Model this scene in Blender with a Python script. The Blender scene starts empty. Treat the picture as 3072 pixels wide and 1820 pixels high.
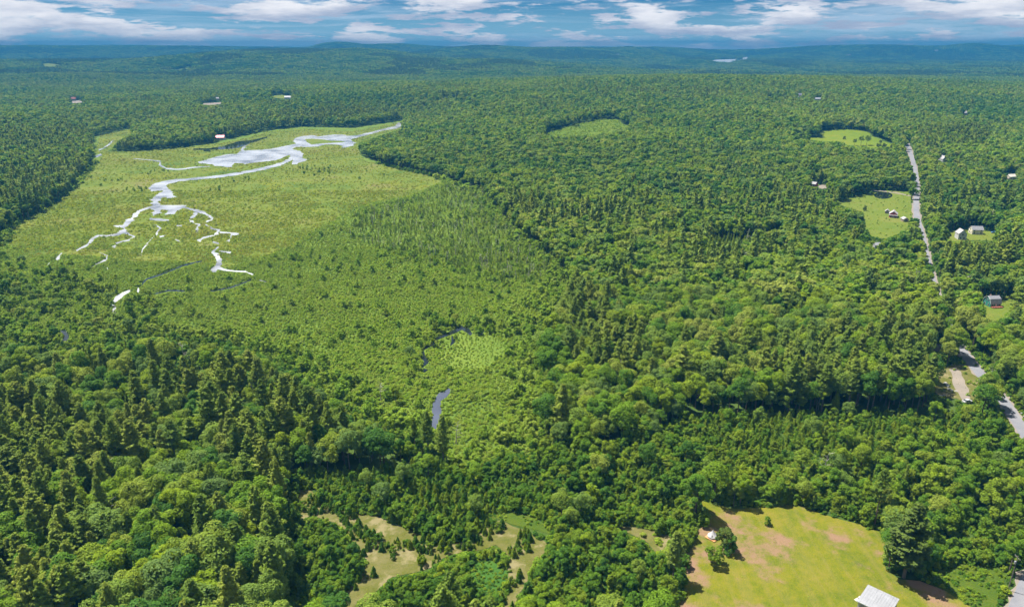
import bpy, math, random
import numpy as np
from mathutils import Vector
from mathutils.geometry import delaunay_2d_cdt

random.seed(7)
RNG = np.random.default_rng(7)
scene = bpy.context.scene
COL = scene.collection

# ------------------------------------------------------------------ camera
H = 150.0                      # drone height above the wetland
SC = H / 130.0
FPX = 2193.0                   # focal length in photo pixels (3072 wide)
PITCH = math.atan((910 - 138) / FPX)
cam_d = bpy.data.cameras.new('camera')
cam = bpy.data.objects.new('camera', cam_d)
COL.objects.link(cam)
cam.location = (0, 0, H)
cam.rotation_euler = (math.pi / 2 - PITCH, 0, 0)
cam_d.sensor_fit = 'HORIZONTAL'
cam_d.sensor_width = 36
cam_d.lens = 36 * FPX / 3072
cam_d.clip_start = 1
cam_d.clip_end = 120000
scene.camera = cam

# ------------------------------------------------------------------ light
SUN_DIR = Vector((-0.42, 0.26, 1.0)).normalized()     # towards the sun
SUN_EL = math.asin(SUN_DIR.z)
SUN_AZ = math.atan2(SUN_DIR.x, SUN_DIR.y)
sun_d = bpy.data.lights.new('sun', 'SUN')
sun_d.energy = 3.9
sun_d.angle = math.radians(0.6)
sun_d.color = (1.0, 0.95, 0.86)
sun = bpy.data.objects.new('sun', sun_d)
COL.objects.link(sun)
sun.rotation_euler = SUN_DIR.to_track_quat('Z', 'Y').to_euler()

world = bpy.data.worlds.new('World')
scene.world = world
world.use_nodes = True
wn, wl = world.node_tree.nodes, world.node_tree.links
wn.clear()


def N(nodes, typ, **kw):
    n = nodes.new(typ)
    for k, v in kw.items():
        setattr(n, k, v)
    return n


def ramp(nodes, stops):
    r = nodes.new('ShaderNodeValToRGB')
    e = r.color_ramp.elements
    while len(e) > 1:
        e.remove(e[-1])
    e[0].position = stops[0][0]
    e[0].color = (*stops[0][1], 1) if len(stops[0][1]) == 3 else stops[0][1]
    for p, c in stops[1:]:
        x = e.new(p)
        x.color = (*c, 1) if len(c) == 3 else c
    return r


sky = N(wn, 'ShaderNodeTexSky', sky_type='NISHITA', sun_disc=False)
sky.sun_elevation = SUN_EL
sky.sun_rotation = SUN_AZ
sky.altitude = 300
sky.air_density = 0.8
sky.dust_density = 0.05
sky.ozone_density = 3.0
tint = N(wn, 'ShaderNodeMixRGB', blend_type='MULTIPLY')
tint.inputs[0].default_value = 1
tint.inputs[2].default_value = (0.044, 0.185, 0.315, 1)
wl.new(sky.outputs[0], tint.inputs[1])
tc = N(wn, 'ShaderNodeTexCoord')
# the sky pales towards the horizon
sxyz = N(wn, 'ShaderNodeSeparateXYZ')
wl.new(tc.outputs['Generated'], sxyz.inputs[0])
hzr = N(wn, 'ShaderNodeMapRange', interpolation_type='SMOOTHSTEP')
hzr.inputs['From Min'].default_value = 0.0
hzr.inputs['From Max'].default_value = 0.065
hzr.inputs['To Min'].default_value = 0.55
hzr.inputs['To Max'].default_value = 0.0
wl.new(sxyz.outputs['Z'], hzr.inputs['Value'])
pale = N(wn, 'ShaderNodeMixRGB')
wl.new(hzr.outputs[0], pale.inputs[0])
wl.new(tint.outputs[0], pale.inputs[1])
pale.inputs[2].default_value = (2.3, 3.7, 4.7, 1)


def cloud_noise(scale, loc, nscale, detail, rough, lo, hi, dist=0.0):
    m = N(wn, 'ShaderNodeMapping')
    m.inputs['Scale'].default_value = scale
    m.inputs['Location'].default_value = loc
    wl.new(tc.outputs['Generated'], m.inputs[0])
    n = N(wn, 'ShaderNodeTexNoise')
    n.inputs['Scale'].default_value = nscale
    n.inputs['Detail'].default_value = detail
    n.inputs['Roughness'].default_value = rough
    n.inputs['Distortion'].default_value = dist
    wl.new(m.outputs[0], n.inputs['Vector'])
    r = N(wn, 'ShaderNodeMapRange', interpolation_type='SMOOTHSTEP')
    r.inputs['From Min'].default_value = lo
    r.inputs['From Max'].default_value = hi
    wl.new(n.outputs['Fac'], r.inputs['Value'])
    return r


veil = cloud_noise((1, 1, 15), (3.1, 0.4, 0.2), 3.4, 8, 0.66, 0.42, 0.64, 0.5)
puff = cloud_noise((1, 1, 5.6), (7.3, 2.2, 1.7), 8.5, 10, 0.60, 0.485, 0.56, 0.0)
shade = cloud_noise((1, 1, 5.6), (7.3, 2.2, 1.655), 8.5, 5, 0.6, 0.35, 0.7)
cc = ramp(wn, [(0.0, (2.1, 2.5, 3.3)), (1.0, (4.9, 4.9, 5.1))])
wl.new(shade.outputs[0], cc.inputs[0])
m1 = N(wn, 'ShaderNodeMixRGB')
sc1 = N(wn, 'ShaderNodeMath', operation='MULTIPLY')
sc1.inputs[1].default_value = 0.60
wl.new(veil.outputs[0], sc1.inputs[0])
wl.new(sc1.outputs[0], m1.inputs[0])
wl.new(pale.outputs[0], m1.inputs[1])
m1.inputs[2].default_value = (3.0, 3.7, 4.6, 1)
puff2 = cloud_noise((1, 1, 6.5), (2.2, 5.1, 0.3), 15.0, 9, 0.58, 0.53, 0.60, 0.0)
pmax = N(wn, 'ShaderNodeMath', operation='MAXIMUM')
wl.new(puff.outputs[0], pmax.inputs[0])
wl.new(puff2.outputs[0], pmax.inputs[1])
m2 = N(wn, 'ShaderNodeMixRGB')
wl.new(pmax.outputs[0], m2.inputs[0])
wl.new(m1.outputs[0], m2.inputs[1])
wl.new(cc.outputs[0], m2.inputs[2])
bg = N(wn, 'ShaderNodeBackground')
bg.inputs[1].default_value = 0.068
wl.new(m2.outputs[0], bg.inputs[0])
wo = N(wn, 'ShaderNodeOutputWorld')
wl.new(bg.outputs[0], wo.inputs[0])

scene.view_settings.view_transform = 'Standard'
scene.view_settings.look = 'None'
scene.view_settings.exposure = 1.58
scene.view_settings.gamma = 1
scene.view_settings.use_curve_mapping = False
cy = scene.cycles
cy.max_bounces = 4
cy.diffuse_bounces = 2
cy.glossy_bounces = 2
cy.transmission_bounces = 2
cy.transparent_max_bounces = 4
cy.volume_bounces = 0
cy.use_denoising = True
cy.use_adaptive_sampling = True
cy.adaptive_threshold = 0.03
cy.caustics_reflective = False
cy.caustics_refractive = False

# ------------------------------------------------------------------ photo pixels to places on the ground
CP, SP = math.cos(PITCH), math.sin(PITCH)


def ray(us, vs):
    U, V = (us - 1536.0) / FPX, (910.0 - vs) / FPX
    return np.array([U, CP + V * SP, -SP + V * CP])


def project(x, y, z):
    dz = z - H
    d = y * CP - dz * SP
    d = np.where(np.abs(d) < 1e-3, 1e-3, d)
    up = y * SP + dz * CP
    return 1536 + FPX * x / d, 910 - FPX * up / d, d


def flat(us, vs, z=0.0):
    r = ray(us, vs)
    t = (z - H) / r[2]
    return (r[0] * t, r[1] * t)


def seg_dist(P, poly, closed=True):
    """distance of points (n,2) to the edges of a polyline"""
    A = np.asarray(poly, float)
    B = np.roll(A, -1, 0) if closed else A[1:]
    A2 = A if closed else A[:-1]
    out = np.full(len(P), 1e12)
    for a, b in zip(A2, B):
        d = b - a
        L = max(d @ d, 1e-9)
        t = np.clip(((P - a) @ d) / L, 0, 1)
        q = P - a - t[:, None] * d
        np.minimum(out, (q * q).sum(1), out)
    return np.sqrt(out)


def inside(P, poly):
    A = np.asarray(poly, float)
    lo, hi = A.min(0), A.max(0)
    res = np.zeros(len(P), bool)
    k = np.where((P[:, 0] >= lo[0]) & (P[:, 0] <= hi[0]) & (P[:, 1] >= lo[1]) & (P[:, 1] <= hi[1]))[0]
    if len(k) == 0:
        return res
    x, y = P[k, 0], P[k, 1]
    c = np.zeros(len(k), bool)
    B = np.roll(A, -1, 0)
    for (x1, y1), (x2, y2) in zip(A, B):
        if y1 == y2:
            continue
        m = (y1 > y) != (y2 > y)
        c ^= m & (x < (x2 - x1) * (y - y1) / (y2 - y1) + x1)
    res[k] = c
    return res


def sstep(a, b, x):
    t = np.clip((x - a) / (b - a), 0, 1)
    return t * t * (3 - 2 * t)


def vnoise(x, y, seed=0):
    """smooth lattice noise 0..1"""
    xi, yi = np.floor(x).astype(np.int64), np.floor(y).astype(np.int64)
    fx, fy = x - xi, y - yi
    fx, fy = fx * fx * (3 - 2 * fx), fy * fy * (3 - 2 * fy)

    def hsh(a, b):
        n = (a * 374761393 + b * 668265263 + seed * 1442695041) & 0xffffffff
        n = ((n ^ (n >> 13)) * 1274126177) & 0xffffffff
        return ((n ^ (n >> 16)) & 0xffff) / 65535.0
    return (hsh(xi, yi) * (1 - fx) + hsh(xi + 1, yi) * fx) * (1 - fy) + (hsh(xi, yi + 1) * (1 - fx) + hsh(xi + 1, yi + 1) * fx) * fy


def D(pts):                     # points read off the photo at 2505 wide
    return [(p[0] * 1.22635,) + (p[1] * 1.22635,) + tuple(p[2:]) for p in pts]


def R(pts, ox, oy, s):          # points read off an enlarged window of the photo
    return [(ox + p[0] / s, oy + p[1] / s) + tuple(v / s for v in p[2:]) for p in pts]


WET_PX = D([(228, 335), (316, 315), (330, 321), (286, 348), (263, 373), (330, 371), (440, 362), (530, 349), (590, 333), (650, 320), (740, 310), (860, 313), (988, 294), (995, 312),
            (930, 332), (885, 345), (880, 380), (960, 412), (1090, 440), (1180, 470), (1240, 540), (1330, 620), (1400, 690),
            (1310, 830), (1335, 1000), (1310, 1100), (1130, 1150), (905, 1030), (625, 855), (400, 820), (100, 860), (-60, 800), (-60, 640), (20, 560),
            (150, 490), (225, 400)])
WET = np.array([flat(*p) for p in WET_PX])
LAKE_PX = R([(175, 446), (240, 440), (330, 437), (415, 435), (425, 424), (460, 421), (505, 421), (498, 431), (400, 441), (345, 458), (260, 452)], 2048, 0, 2.446)
LAKE_Z = 30.0
LAKE = np.array([flat(*p, LAKE_Z) for p in LAKE_PX])


def peak(us, vs, km, sx, sy, tree=16.0):
    y = km * 1000.0
    U, V = (us - 1536.0) / FPX, (910.0 - vs) / FPX
    r = ray(us, vs)
    t = y / r[1]
    return (r[0] * t, y, H + r[2] * t - tree, sx, sy)


PEAKS = [
    (430 * SC, 1800 * SC, 44 * SC, 620 * SC, 430 * SC), (900 * SC, 1900 * SC, 30 * SC, 600 * SC, 450 * SC),
    (-860 * SC, 950 * SC, 22, 240, 300), (800, 1100, 7, 300, 300),
    peak(130, 176, 4.3, 520, 800), peak(-220, 178, 4.3, 700, 900), peak(480, 186, 4.7, 700, 1000), peak(870, 152, 5.3, 620, 1200),
    peak(1090, 154, 5.3, 520, 1200), peak(1330, 172, 5.3, 600, 1000), peak(680, 172, 5.0, 500, 1000),
    peak(60, 139, 7.6, 1100, 600, 17), peak(520, 140, 7.9, 1100, 600, 17), peak(1010, 129, 8.6, 330, 500, 17), peak(1180, 134, 8.7, 600, 500, 17),
    peak(1450, 139, 7.0, 560, 700, 17), peak(1700, 145, 7.3, 700, 700, 17), peak(1900, 144, 7.6, 360, 600, 17),
    peak(2140, 135, 8.4, 520, 500, 17), peak(2300, 142, 8.5, 500, 500, 17), peak(2620, 141, 8.6, 600, 500, 17), peak(2930, 133, 8.5, 270, 500, 17),
    peak(3090, 139, 8.7, 500, 500, 17), peak(2420, 144, 8.8, 1500, 500, 17), peak(300, 141, 8.8, 1800, 500, 17), peak(2780, 142, 8.6, 600, 500, 17),
    peak(1850, 170, 6.6, 600, 600), peak(2850, 196, 5.2, 1200, 450), peak(2350, 203, 5.0, 700, 450), peak(3300, 190, 5.4, 700, 600),
    peak(-900, 140, 8.6, 1700, 700, 0), peak(3700, 139, 8.6, 1500, 700, 0), peak(1450, 190, 4.2, 700, 500),
]


def hgt(x, y):
    x, y = np.asarray(x, float), np.asarray(y, float)
    sh = x.shape
    P = np.stack([x.ravel(), y.ravel()], 1)
    acc = np.zeros(len(P))
    for cx_, cy_, a, sx, sy in PEAKS:
        if a <= 0:
            continue
        g = a * np.exp(-0.5 * (((P[:, 0] - cx_) / sx) ** 2 + ((P[:, 1] - cy_) / sy) ** 2))
        acc += g ** 4
    acc += (114.0 * np.exp(-0.5 * ((P[:, 1] - 9100.0) / 420.0) ** 2)) ** 4
    hh = acc ** 0.25
    r = np.hypot(P[:, 0], P[:, 1])
    hh += (vnoise(P[:, 0] / 190, P[:, 1] / 190, 3) * 3.0 + vnoise(P[:, 0] / 420, P[:, 1] / 420, 5) * 6.0) * sstep(500, 1200, r) - 0
    hh += (vnoise(P[:, 0] / 140, P[:, 1] / 140, 9) * 1.6)
    hh += (vnoise(P[:, 0] / 900, P[:, 1] / 900, 13) * 20 - 14) * sstep(2600, 4500, r) * (1 - sstep(5500, 7500, r))
    hh += (vnoise(P[:, 0] / 420 + 3.3, P[:, 1] / 520, 17) - 0.6) * 30 * sstep(2500, 3600, r) * (1 - sstep(5200, 7500, r))
    d = seg_dist(P, WET)
    d[inside(P, WET)] = 0
    hh *= sstep(0, 230, d)
    m = r > 3500
    if m.any():
        dl = seg_dist(P[m], LAKE)
        dl[inside(P[m], LAKE)] = 0
        hh[m] = LAKE_Z + (hh[m] - LAKE_Z) * sstep(0, 1000, dl)
    return hh.reshape(sh)


NA, NR = 331, 440
G_ANG = np.radians(np.linspace(-58, 58, NA))
G_LR = np.linspace(math.log(20), math.log(9900), NR)
_A, _L = np.meshgrid(G_ANG, G_LR)
G_X, G_Y = np.exp(_L) * np.sin(_A), np.exp(_L) * np.cos(_A)
G_Z = hgt(G_X, G_Y)


def hfast(x, y):
    """height of the ground sheet itself"""
    a = (np.arctan2(x, y) - G_ANG[0]) / (G_ANG[1] - G_ANG[0])
    l = (np.log(np.maximum(np.hypot(x, y), 20.001)) - G_LR[0]) / (G_LR[1] - G_LR[0])
    a, l = np.clip(a, 0, NA - 1.001), np.clip(l, 0, NR - 1.001)
    ai, li = a.astype(int), l.astype(int)
    fa, fl = a - ai, l - li
    return (G_Z[li, ai] * (1 - fa) + G_Z[li, ai + 1] * fa) * (1 - fl) + (G_Z[li + 1, ai] * (1 - fa) + G_Z[li + 1, ai + 1] * fa) * fl


def hit(us, vs):
    """where the line of sight through a photo pixel meets the land"""
    r = ray(us, vs)
    t = np.geomspace(90, 10500, 900)
    p = r[None, :] * t[:, None]
    below = (H + p[:, 2]) < hfast(p[:, 0], p[:, 1])
    k = int(np.argmax(below))
    if not below.any():
        k = len(t) - 1
    a, b = t[max(k - 1, 0)], t[k]
    for _ in range(14):
        m = (a + b) / 2
        q = r * m
        if H + q[2] < float(hfast(q[0], q[1])):
            b = m
        else:
            a = m
    q = r * b
    return (q[0], q[1])


def ground_poly(px):
    return np.array([hit(*p[:2]) for p in px])


def strip_px(line):
    """outline of a band of given photo widths along a line read off the photo"""
    L = np.array([p[:2] for p in line], float)
    w = np.array([p[2] for p in line], float) / 2 * 0.78
    T = np.gradient(L, axis=0)
    T /= np.maximum(np.linalg.norm(T, axis=1)[:, None], 1e-6)
    Nn = np.stack([-T[:, 1], T[:, 0]], 1)
    a = L + Nn * w[:, None]
    b = L - Nn * w[:, None]
    return [tuple(q) for q in a] + [tuple(q) for q in b[::-1]]


def densify(poly, amp=0.0, step=None, seed=0):
    """more points along the outline with small natural wobble"""
    rg = np.random.default_rng(seed)
    A = np.asarray(poly, float)
    out = []
    for a, b in zip(A, np.roll(A, -1, 0)):
        L = np.linalg.norm(b - a)
        n = max(1, int(L / step))
        nn = np.array([-(b - a)[1], (b - a)[0]]) / max(L, 1e-6)
        for k in range(n):
            p = a + (b - a) * k / n
            out.append(p + nn * rg.normal(0, amp))
    return np.array(out)


# ------------------------------------------------------------------ object helpers
def tag(o, label=None, cat=None, group=None, kind=None):
    if label: o['label'] = label
    if cat: o['category'] = cat
    if group: o['group'] = group
    if kind: o['kind'] = kind
    return o


def mesh_obj(name, verts, faces, mats, parent=None, smooth=False, fmat=None):
    me = bpy.data.meshes.new(name)
    me.from_pydata([tuple(map(float, v)) for v in verts], [], [tuple(map(int, f)) for f in faces])
    for m in (mats if isinstance(mats, (list, tuple)) else [mats]):
        me.materials.append(m)
    if fmat is not None:
        me.polygons.foreach_set('material_index', np.asarray(fmat, np.int32))
    if smooth:
        me.polygons.foreach_set('use_smooth', np.ones(len(me.polygons), bool))
    me.update()
    o = bpy.data.objects.new(name, me)
    COL.objects.link(o)
    if parent is not None:
        o.parent = parent
    return o


def empty(name, loc, rz=0.0):
    o = bpy.data.objects.new(name, None)
    COL.objects.link(o)
    o.location = loc
    o.rotation_euler = (0, 0, rz)
    o.empty_display_size = 0.5
    return o


class MB:
    """collects simple solids into one mesh"""
    def __init__(self):
        self.v, self.f = [], []

    def box(self, c, s, rz=0.0):
        b = len(self.v)
        ca, sa = math.cos(rz), math.sin(rz)
        for dz in (-.5, .5):
            for dx, dy in ((-.5, -.5), (.5, -.5), (.5, .5), (-.5, .5)):
                X, Y = dx * s[0], dy * s[1]
                self.v.append((c[0] + X * ca - Y * sa, c[1] + X * sa + Y * ca, c[2] + dz * s[2]))
        for q in ((0, 3, 2, 1), (4, 5, 6, 7), (0, 1, 5, 4), (1, 2, 6, 5), (2, 3, 7, 6), (3, 0, 4, 7)):
            self.f.append(tuple(b + k for k in q))
        return self

    def tube(self, p0, p1, r0, r1, n=6):
        p0, p1 = Vector(p0), Vector(p1)
        z = (p1 - p0).normalized()
        x = z.orthogonal().normalized()
        y = z.cross(x)
        b = len(self.v)
        for p, r in ((p0, r0), (p1, r1)):
            for k in range(n):
                a = 2 * math.pi * k / n
                self.v.append(tuple(p + (x * math.cos(a) + y * math.sin(a)) * r))
        for k in range(n):
            self.f.append((b + k, b + (k + 1) % n, b + n + (k + 1) % n, b + n + k))
        self.f.append(tuple(b + n + k for k in range(n)))
        self.f.append(tuple(b + k for k in range(n))[::-1])
        return self

    def lathe(self, c, prof, n=16):
        b = len(self.v)
        for r, z in prof:
            for k in range(n):
                a = 2 * math.pi * k / n
                self.v.append((c[0] + r * math.cos(a), c[1] + r * math.sin(a), c[2] + z))
        for j in range(len(prof) - 1):
            for k in range(n):
                self.f.append((b + j * n + k, b + j * n + (k + 1) % n, b + (j + 1) * n + (k + 1) % n, b + (j + 1) * n + k))
        self.f.append(tuple(b + k for k in range(n))[::-1])
        self.f.append(tuple(b + (len(prof) - 1) * n + k for k in range(n)))
        return self

    def prism(self, prof, x0, x1):
        """closed (y,z) outline pushed along x"""
        b, n = len(self.v), len(prof)
        for x in (x0, x1):
            for y, z in prof:
                self.v.append((x, y, z))
        for k in range(n):
            self.f.append((b + k, b + (k + 1) % n, b + n + (k + 1) % n, b + n + k))
        self.f.append(tuple(b + k for k in range(n))[::-1])
        self.f.append(tuple(b + n + k for k in range(n)))
        return self

    def build(self, name, mat, parent=None, smooth=False):
        return mesh_obj(name, self.v, self.f, mat, parent, smooth)


# ------------------------------------------------------------------ materials
MATS = {}


def mat(name, col, rough=0.7, spec=0.3, metal=0.0, vary=0.0, vscale=2.0, bump=0.0, coord='Object'):
    m = bpy.data.materials.new(name)
    m.use_nodes = True
    nt = m.node_tree
    b = nt.nodes['Principled BSDF']
    b.inputs['Base Color'].default_value = (*col, 1)
    b.inputs['Roughness'].default_value = rough
    b.inputs['Specular IOR Level'].default_value = spec
    b.inputs['Metallic'].default_value = metal
    if vary or bump:
        t = N(nt.nodes, 'ShaderNodeTexCoord')
        n = N(nt.nodes, 'ShaderNodeTexNoise')
        n.inputs['Scale'].default_value = vscale
        n.inputs['Detail'].default_value = 6
        nt.links.new(t.outputs[coord], n.inputs['Vector'])
        if vary:
            r = ramp(nt.nodes, [(0.25, tuple(c * (1 - vary) for c in col)), (0.75, tuple(min(1, c * (1 + vary)) for c in col))])
            nt.links.new(n.outputs['Fac'], r.inputs[0])
            nt.links.new(r.outputs[0], b.inputs['Base Color'])
        if bump:
            bp = N(nt.nodes, 'ShaderNodeBump')
            bp.inputs['Strength'].default_value = bump
            nt.links.new(n.outputs['Fac'], bp.inputs['Height'])
            nt.links.new(bp.outputs[0], b.inputs['Normal'])
    MATS[name] = m
    return m


def leaf_mat(name, cols, dry=None, transl=0.40, region=0.0025, sheen=0.10):
    """foliage: tint differs from tree to tree, from stand to stand and from leaf clump to leaf clump"""
    m = bpy.data.materials.new(name)
    m.use_nodes = True
    nt = m.node_tree
    nd, lk = nt.nodes, nt.links
    nd.clear()
    oi = N(nd, 'ShaderNodeObjectInfo')
    ge = N(nd, 'ShaderNodeNewGeometry')
    k = len(cols)
    r = ramp(nd, [(i / (k - 1), c) for i, c in enumerate(cols)])
    nz = N(nd, 'ShaderNodeTexNoise')
    nz.inputs['Scale'].default_value = region
    nz.inputs['Detail'].default_value = 3
    lk.new(oi.outputs['Location'], nz.inputs['Vector'])
    a = N(nd, 'ShaderNodeMath', operation='MULTIPLY_ADD')
    a.inputs[1].default_value = 2.3
    a.inputs[2].default_value = -1.15
    lk.new(nz.outputs['Fac'], a.inputs[0])
    s = N(nd, 'ShaderNodeMath', operation='ADD', use_clamp=True)
    lk.new(oi.outputs['Random'], s.inputs[0])
    lk.new(a.outputs[0], s.inputs[1])
    lk.new(s.outputs[0], r.inputs[0])
    # leaf clump lightness
    mr = N(nd, 'ShaderNodeMapRange')
    mr.inputs['To Min'].default_value = 0.72
    mr.inputs['To Max'].default_value = 1.28
    lk.new(ge.outputs['Random Per Island'], mr.inputs['Value'])
    mx = N(nd, 'ShaderNodeMixRGB', blend_type='MULTIPLY')
    mx.inputs[0].default_value = 1
    lk.new(r.outputs[0], mx.inputs[1])
    lk.new(mr.outputs[0], mx.inputs[2])
    col = mx.outputs[0]
    d = N(nd, 'ShaderNodeBsdfPrincipled')
    d.inputs['Roughness'].default_value = 0.62
    d.inputs['Specular IOR Level'].default_value = sheen
    lk.new(col, d.inputs['Base Color'])
    t = N(nd, 'ShaderNodeBsdfTranslucent')
    tm = N(nd, 'ShaderNodeMixRGB', blend_type='MULTIPLY')
    tm.inputs[0].default_value = 1
    tm.inputs[2].default_value = (1.25, 1.2, 0.55, 1)
    lk.new(col, tm.inputs[1])
    lk.new(tm.outputs[0], t.inputs['Color'])
    ms = N(nd, 'ShaderNodeMixShader')
    ms.inputs[0].default_value = transl
    lk.new(d.outputs[0], ms.inputs[1])
    lk.new(t.outputs[0], ms.inputs[2])
    o = N(nd, 'ShaderNodeOutputMaterial')
    lk.new(ms.outputs[0], o.inputs['Surface'])
    return m


L_BROAD = leaf_mat('broadleaf_foliage', [(0.064, 0.156, 0.018), (0.099, 0.202, 0.014), (0.145, 0.249, 0.013), (0.191, 0.283, 0.013), (0.226, 0.300, 0.014), (0.151, 0.237, 0.032)])
L_PALE = leaf_mat('pale_broadleaf_foliage', [(0.128, 0.208, 0.044), (0.168, 0.254, 0.036), (0.220, 0.289, 0.027), (0.249, 0.295, 0.048)])
L_PINE = leaf_mat('pine_needles', [(0.127, 0.198, 0.022), (0.164, 0.235, 0.026), (0.196, 0.263, 0.030), (0.232, 0.278, 0.035), (0.137, 0.214, 0.035)], transl=0.34)
L_DPINE = leaf_mat('dark_pine_needles', [(0.075, 0.115, 0.016), (0.085, 0.125, 0.018)], transl=0.25)
L_FIR = leaf_mat('fir_needles', [(0.109, 0.182, 0.014), (0.150, 0.219, 0.014), (0.182, 0.242, 0.014), (0.146, 0.225, 0.019)], transl=0.32)
L_YOUNG = leaf_mat('young_growth_foliage', [(0.077, 0.171, 0.011), (0.114, 0.209, 0.012), (0.150, 0.230, 0.013), (0.177, 0.235, 0.016)])
L_SHRUB = leaf_mat('swamp_shrub_foliage', [(0.196, 0.311, 0.021), (0.228, 0.342, 0.022), (0.259, 0.359, 0.027), (0.282, 0.354, 0.044), (0.209, 0.316, 0.036)], region=0.006, transl=0.5)
L_WILLOW = leaf_mat('willow_foliage', [(0.158, 0.272, 0.019), (0.199, 0.312, 0.022), (0.236, 0.342, 0.027), (0.262, 0.342, 0.040)], region=0.006, transl=0.45)
L_LARCH = leaf_mat('larch_needles', [(0.187, 0.284, 0.037), (0.223, 0.316, 0.038), (0.246, 0.316, 0.046), (0.205, 0.278, 0.054)], region=0.006, transl=0.45)
L_MARSH = leaf_mat('marsh_plant_foliage', [(0.150, 0.205, 0.020), (0.180, 0.225, 0.022), (0.205, 0.240, 0.028), (0.210, 0.215, 0.045)], region=0.012, transl=0.5)
M_BARK = mat('grey_brown_bark', (0.14, 0.11, 0.085), 0.9, 0.1, vary=0.4, vscale=3.0)
M_DEAD = mat('bleached_dead_wood', (0.36, 0.33, 0.29), 0.9, 0.1, vary=0.25, vscale=3.0)


def land_mat(name, cols, scales=(0.05, 0.4, 2.2), thr=(0.35, 0.65), bump=0.4, bscale=1.5, patch=None, streak=None):
    """ground cover: three octaves of tone, optional bare patches with ragged edges, optional mown streaks"""
    m = bpy.data.materials.new(name)
    m.use_nodes = True
    nt = m.node_tree
    nd, lk = nt.nodes, nt.links
    b = nd['Principled BSDF']
    b.inputs['Roughness'].default_value = 0.95
    b.inputs['Specular IOR Level'].default_value = 0.08
    tcn = N(nd, 'ShaderNodeTexCoord')
    fac = None
    for s, w in zip(scales, (0.45, 0.33, 0.22)):
        n = N(nd, 'ShaderNodeTexNoise')
        n.inputs['Scale'].default_value = s
        n.inputs['Detail'].default_value = 5
        n.inputs['Roughness'].default_value = 0.62
        lk.new(tcn.outputs['Object'], n.inputs['Vector'])
        q = N(nd, 'ShaderNodeMath', operation='MULTIPLY')
        q.inputs[1].default_value = w
        lk.new(n.outputs['Fac'], q.inputs[0])
        if fac is None:
            fac = q.outputs[0]
        else:
            ad = N(nd, 'ShaderNodeMath', operation='ADD')
            lk.new(fac, ad.inputs[0])
            lk.new(q.outputs[0], ad.inputs[1])
            fac = ad.outputs[0]
    k = len(cols)
    r = ramp(nd, [(thr[0] + (thr[1] - thr[0]) * i / (k - 1), c) for i, c in enumerate(cols)])
    lk.new(fac, r.inputs[0])
    col = r.outputs[0]
    if streak:
        sscale, scol, rz, amt = streak
        mp = N(nd, 'ShaderNodeMapping')
        mp.inputs['Rotation'].default_value = (0, 0, rz)
        mp.inputs['Scale'].default_value = (sscale, sscale * 0.05, 1)
        lk.new(tcn.outputs['Object'], mp.inputs[0])
        n = N(nd, 'ShaderNodeTexNoise')
        n.inputs['Scale'].default_value = 1
        n.inputs['Detail'].default_value = 4
        lk.new(mp.outputs[0], n.inputs['Vector'])
        g = N(nd, 'ShaderNodeMapRange')
        g.inputs['From Min'].default_value = 0.45
        g.inputs['From Max'].default_value = 0.72
        g.inputs['To Max'].default_value = amt
        lk.new(n.outputs['Fac'], g.inputs['Value'])
        mx = N(nd, 'ShaderNodeMixRGB')
        lk.new(g.outputs[0], mx.inputs[0])
        lk.new(col, mx.inputs[1])
        mx.inputs[2].default_value = (*scol, 1)
        col = mx.outputs[0]
    if patch:
        pscale, pcol, lo, hi, loc = patch
        mp = N(nd, 'ShaderNodeMapping')
        mp.inputs['Location'].default_value = loc
        lk.new(tcn.outputs['Object'], mp.inputs[0])
        n = N(nd, 'ShaderNodeTexNoise')
        n.inputs['Scale'].default_value = pscale
        n.inputs['Detail'].default_value = 7
        n.inputs['Roughness'].default_value = 0.66
        lk.new(mp.outputs[0], n.inputs['Vector'])
        g = N(nd, 'ShaderNodeMapRange', interpolation_type='SMOOTHSTEP')
        g.inputs['From Min'].default_value = lo
        g.inputs['From Max'].default_value = hi
        lk.new(n.outputs['Fac'], g.inputs['Value'])
        mx = N(nd, 'ShaderNodeMixRGB')
        lk.new(g.outputs[0], mx.inputs[0])
        lk.new(col, mx.inputs[1])
        mx.inputs[2].default_value = (*pcol, 1)
        col = mx.outputs[0]
    lk.new(col, b.inputs['Base Color'])
    if bump:
        n = N(nd, 'ShaderNodeTexNoise')
        n.inputs['Scale'].default_value = bscale
        n.inputs['Detail'].default_value = 4
        lk.new(tcn.outputs['Object'], n.inputs['Vector'])
        bp = N(nd, 'ShaderNodeBump')
        bp.inputs['Strength'].default_value = bump
        bp.inputs['Distance'].default_value = 0.6
        lk.new(n.outputs['Fac'], bp.inputs['Height'])
        lk.new(bp.outputs[0], b.inputs['Normal'])
    return m


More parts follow.
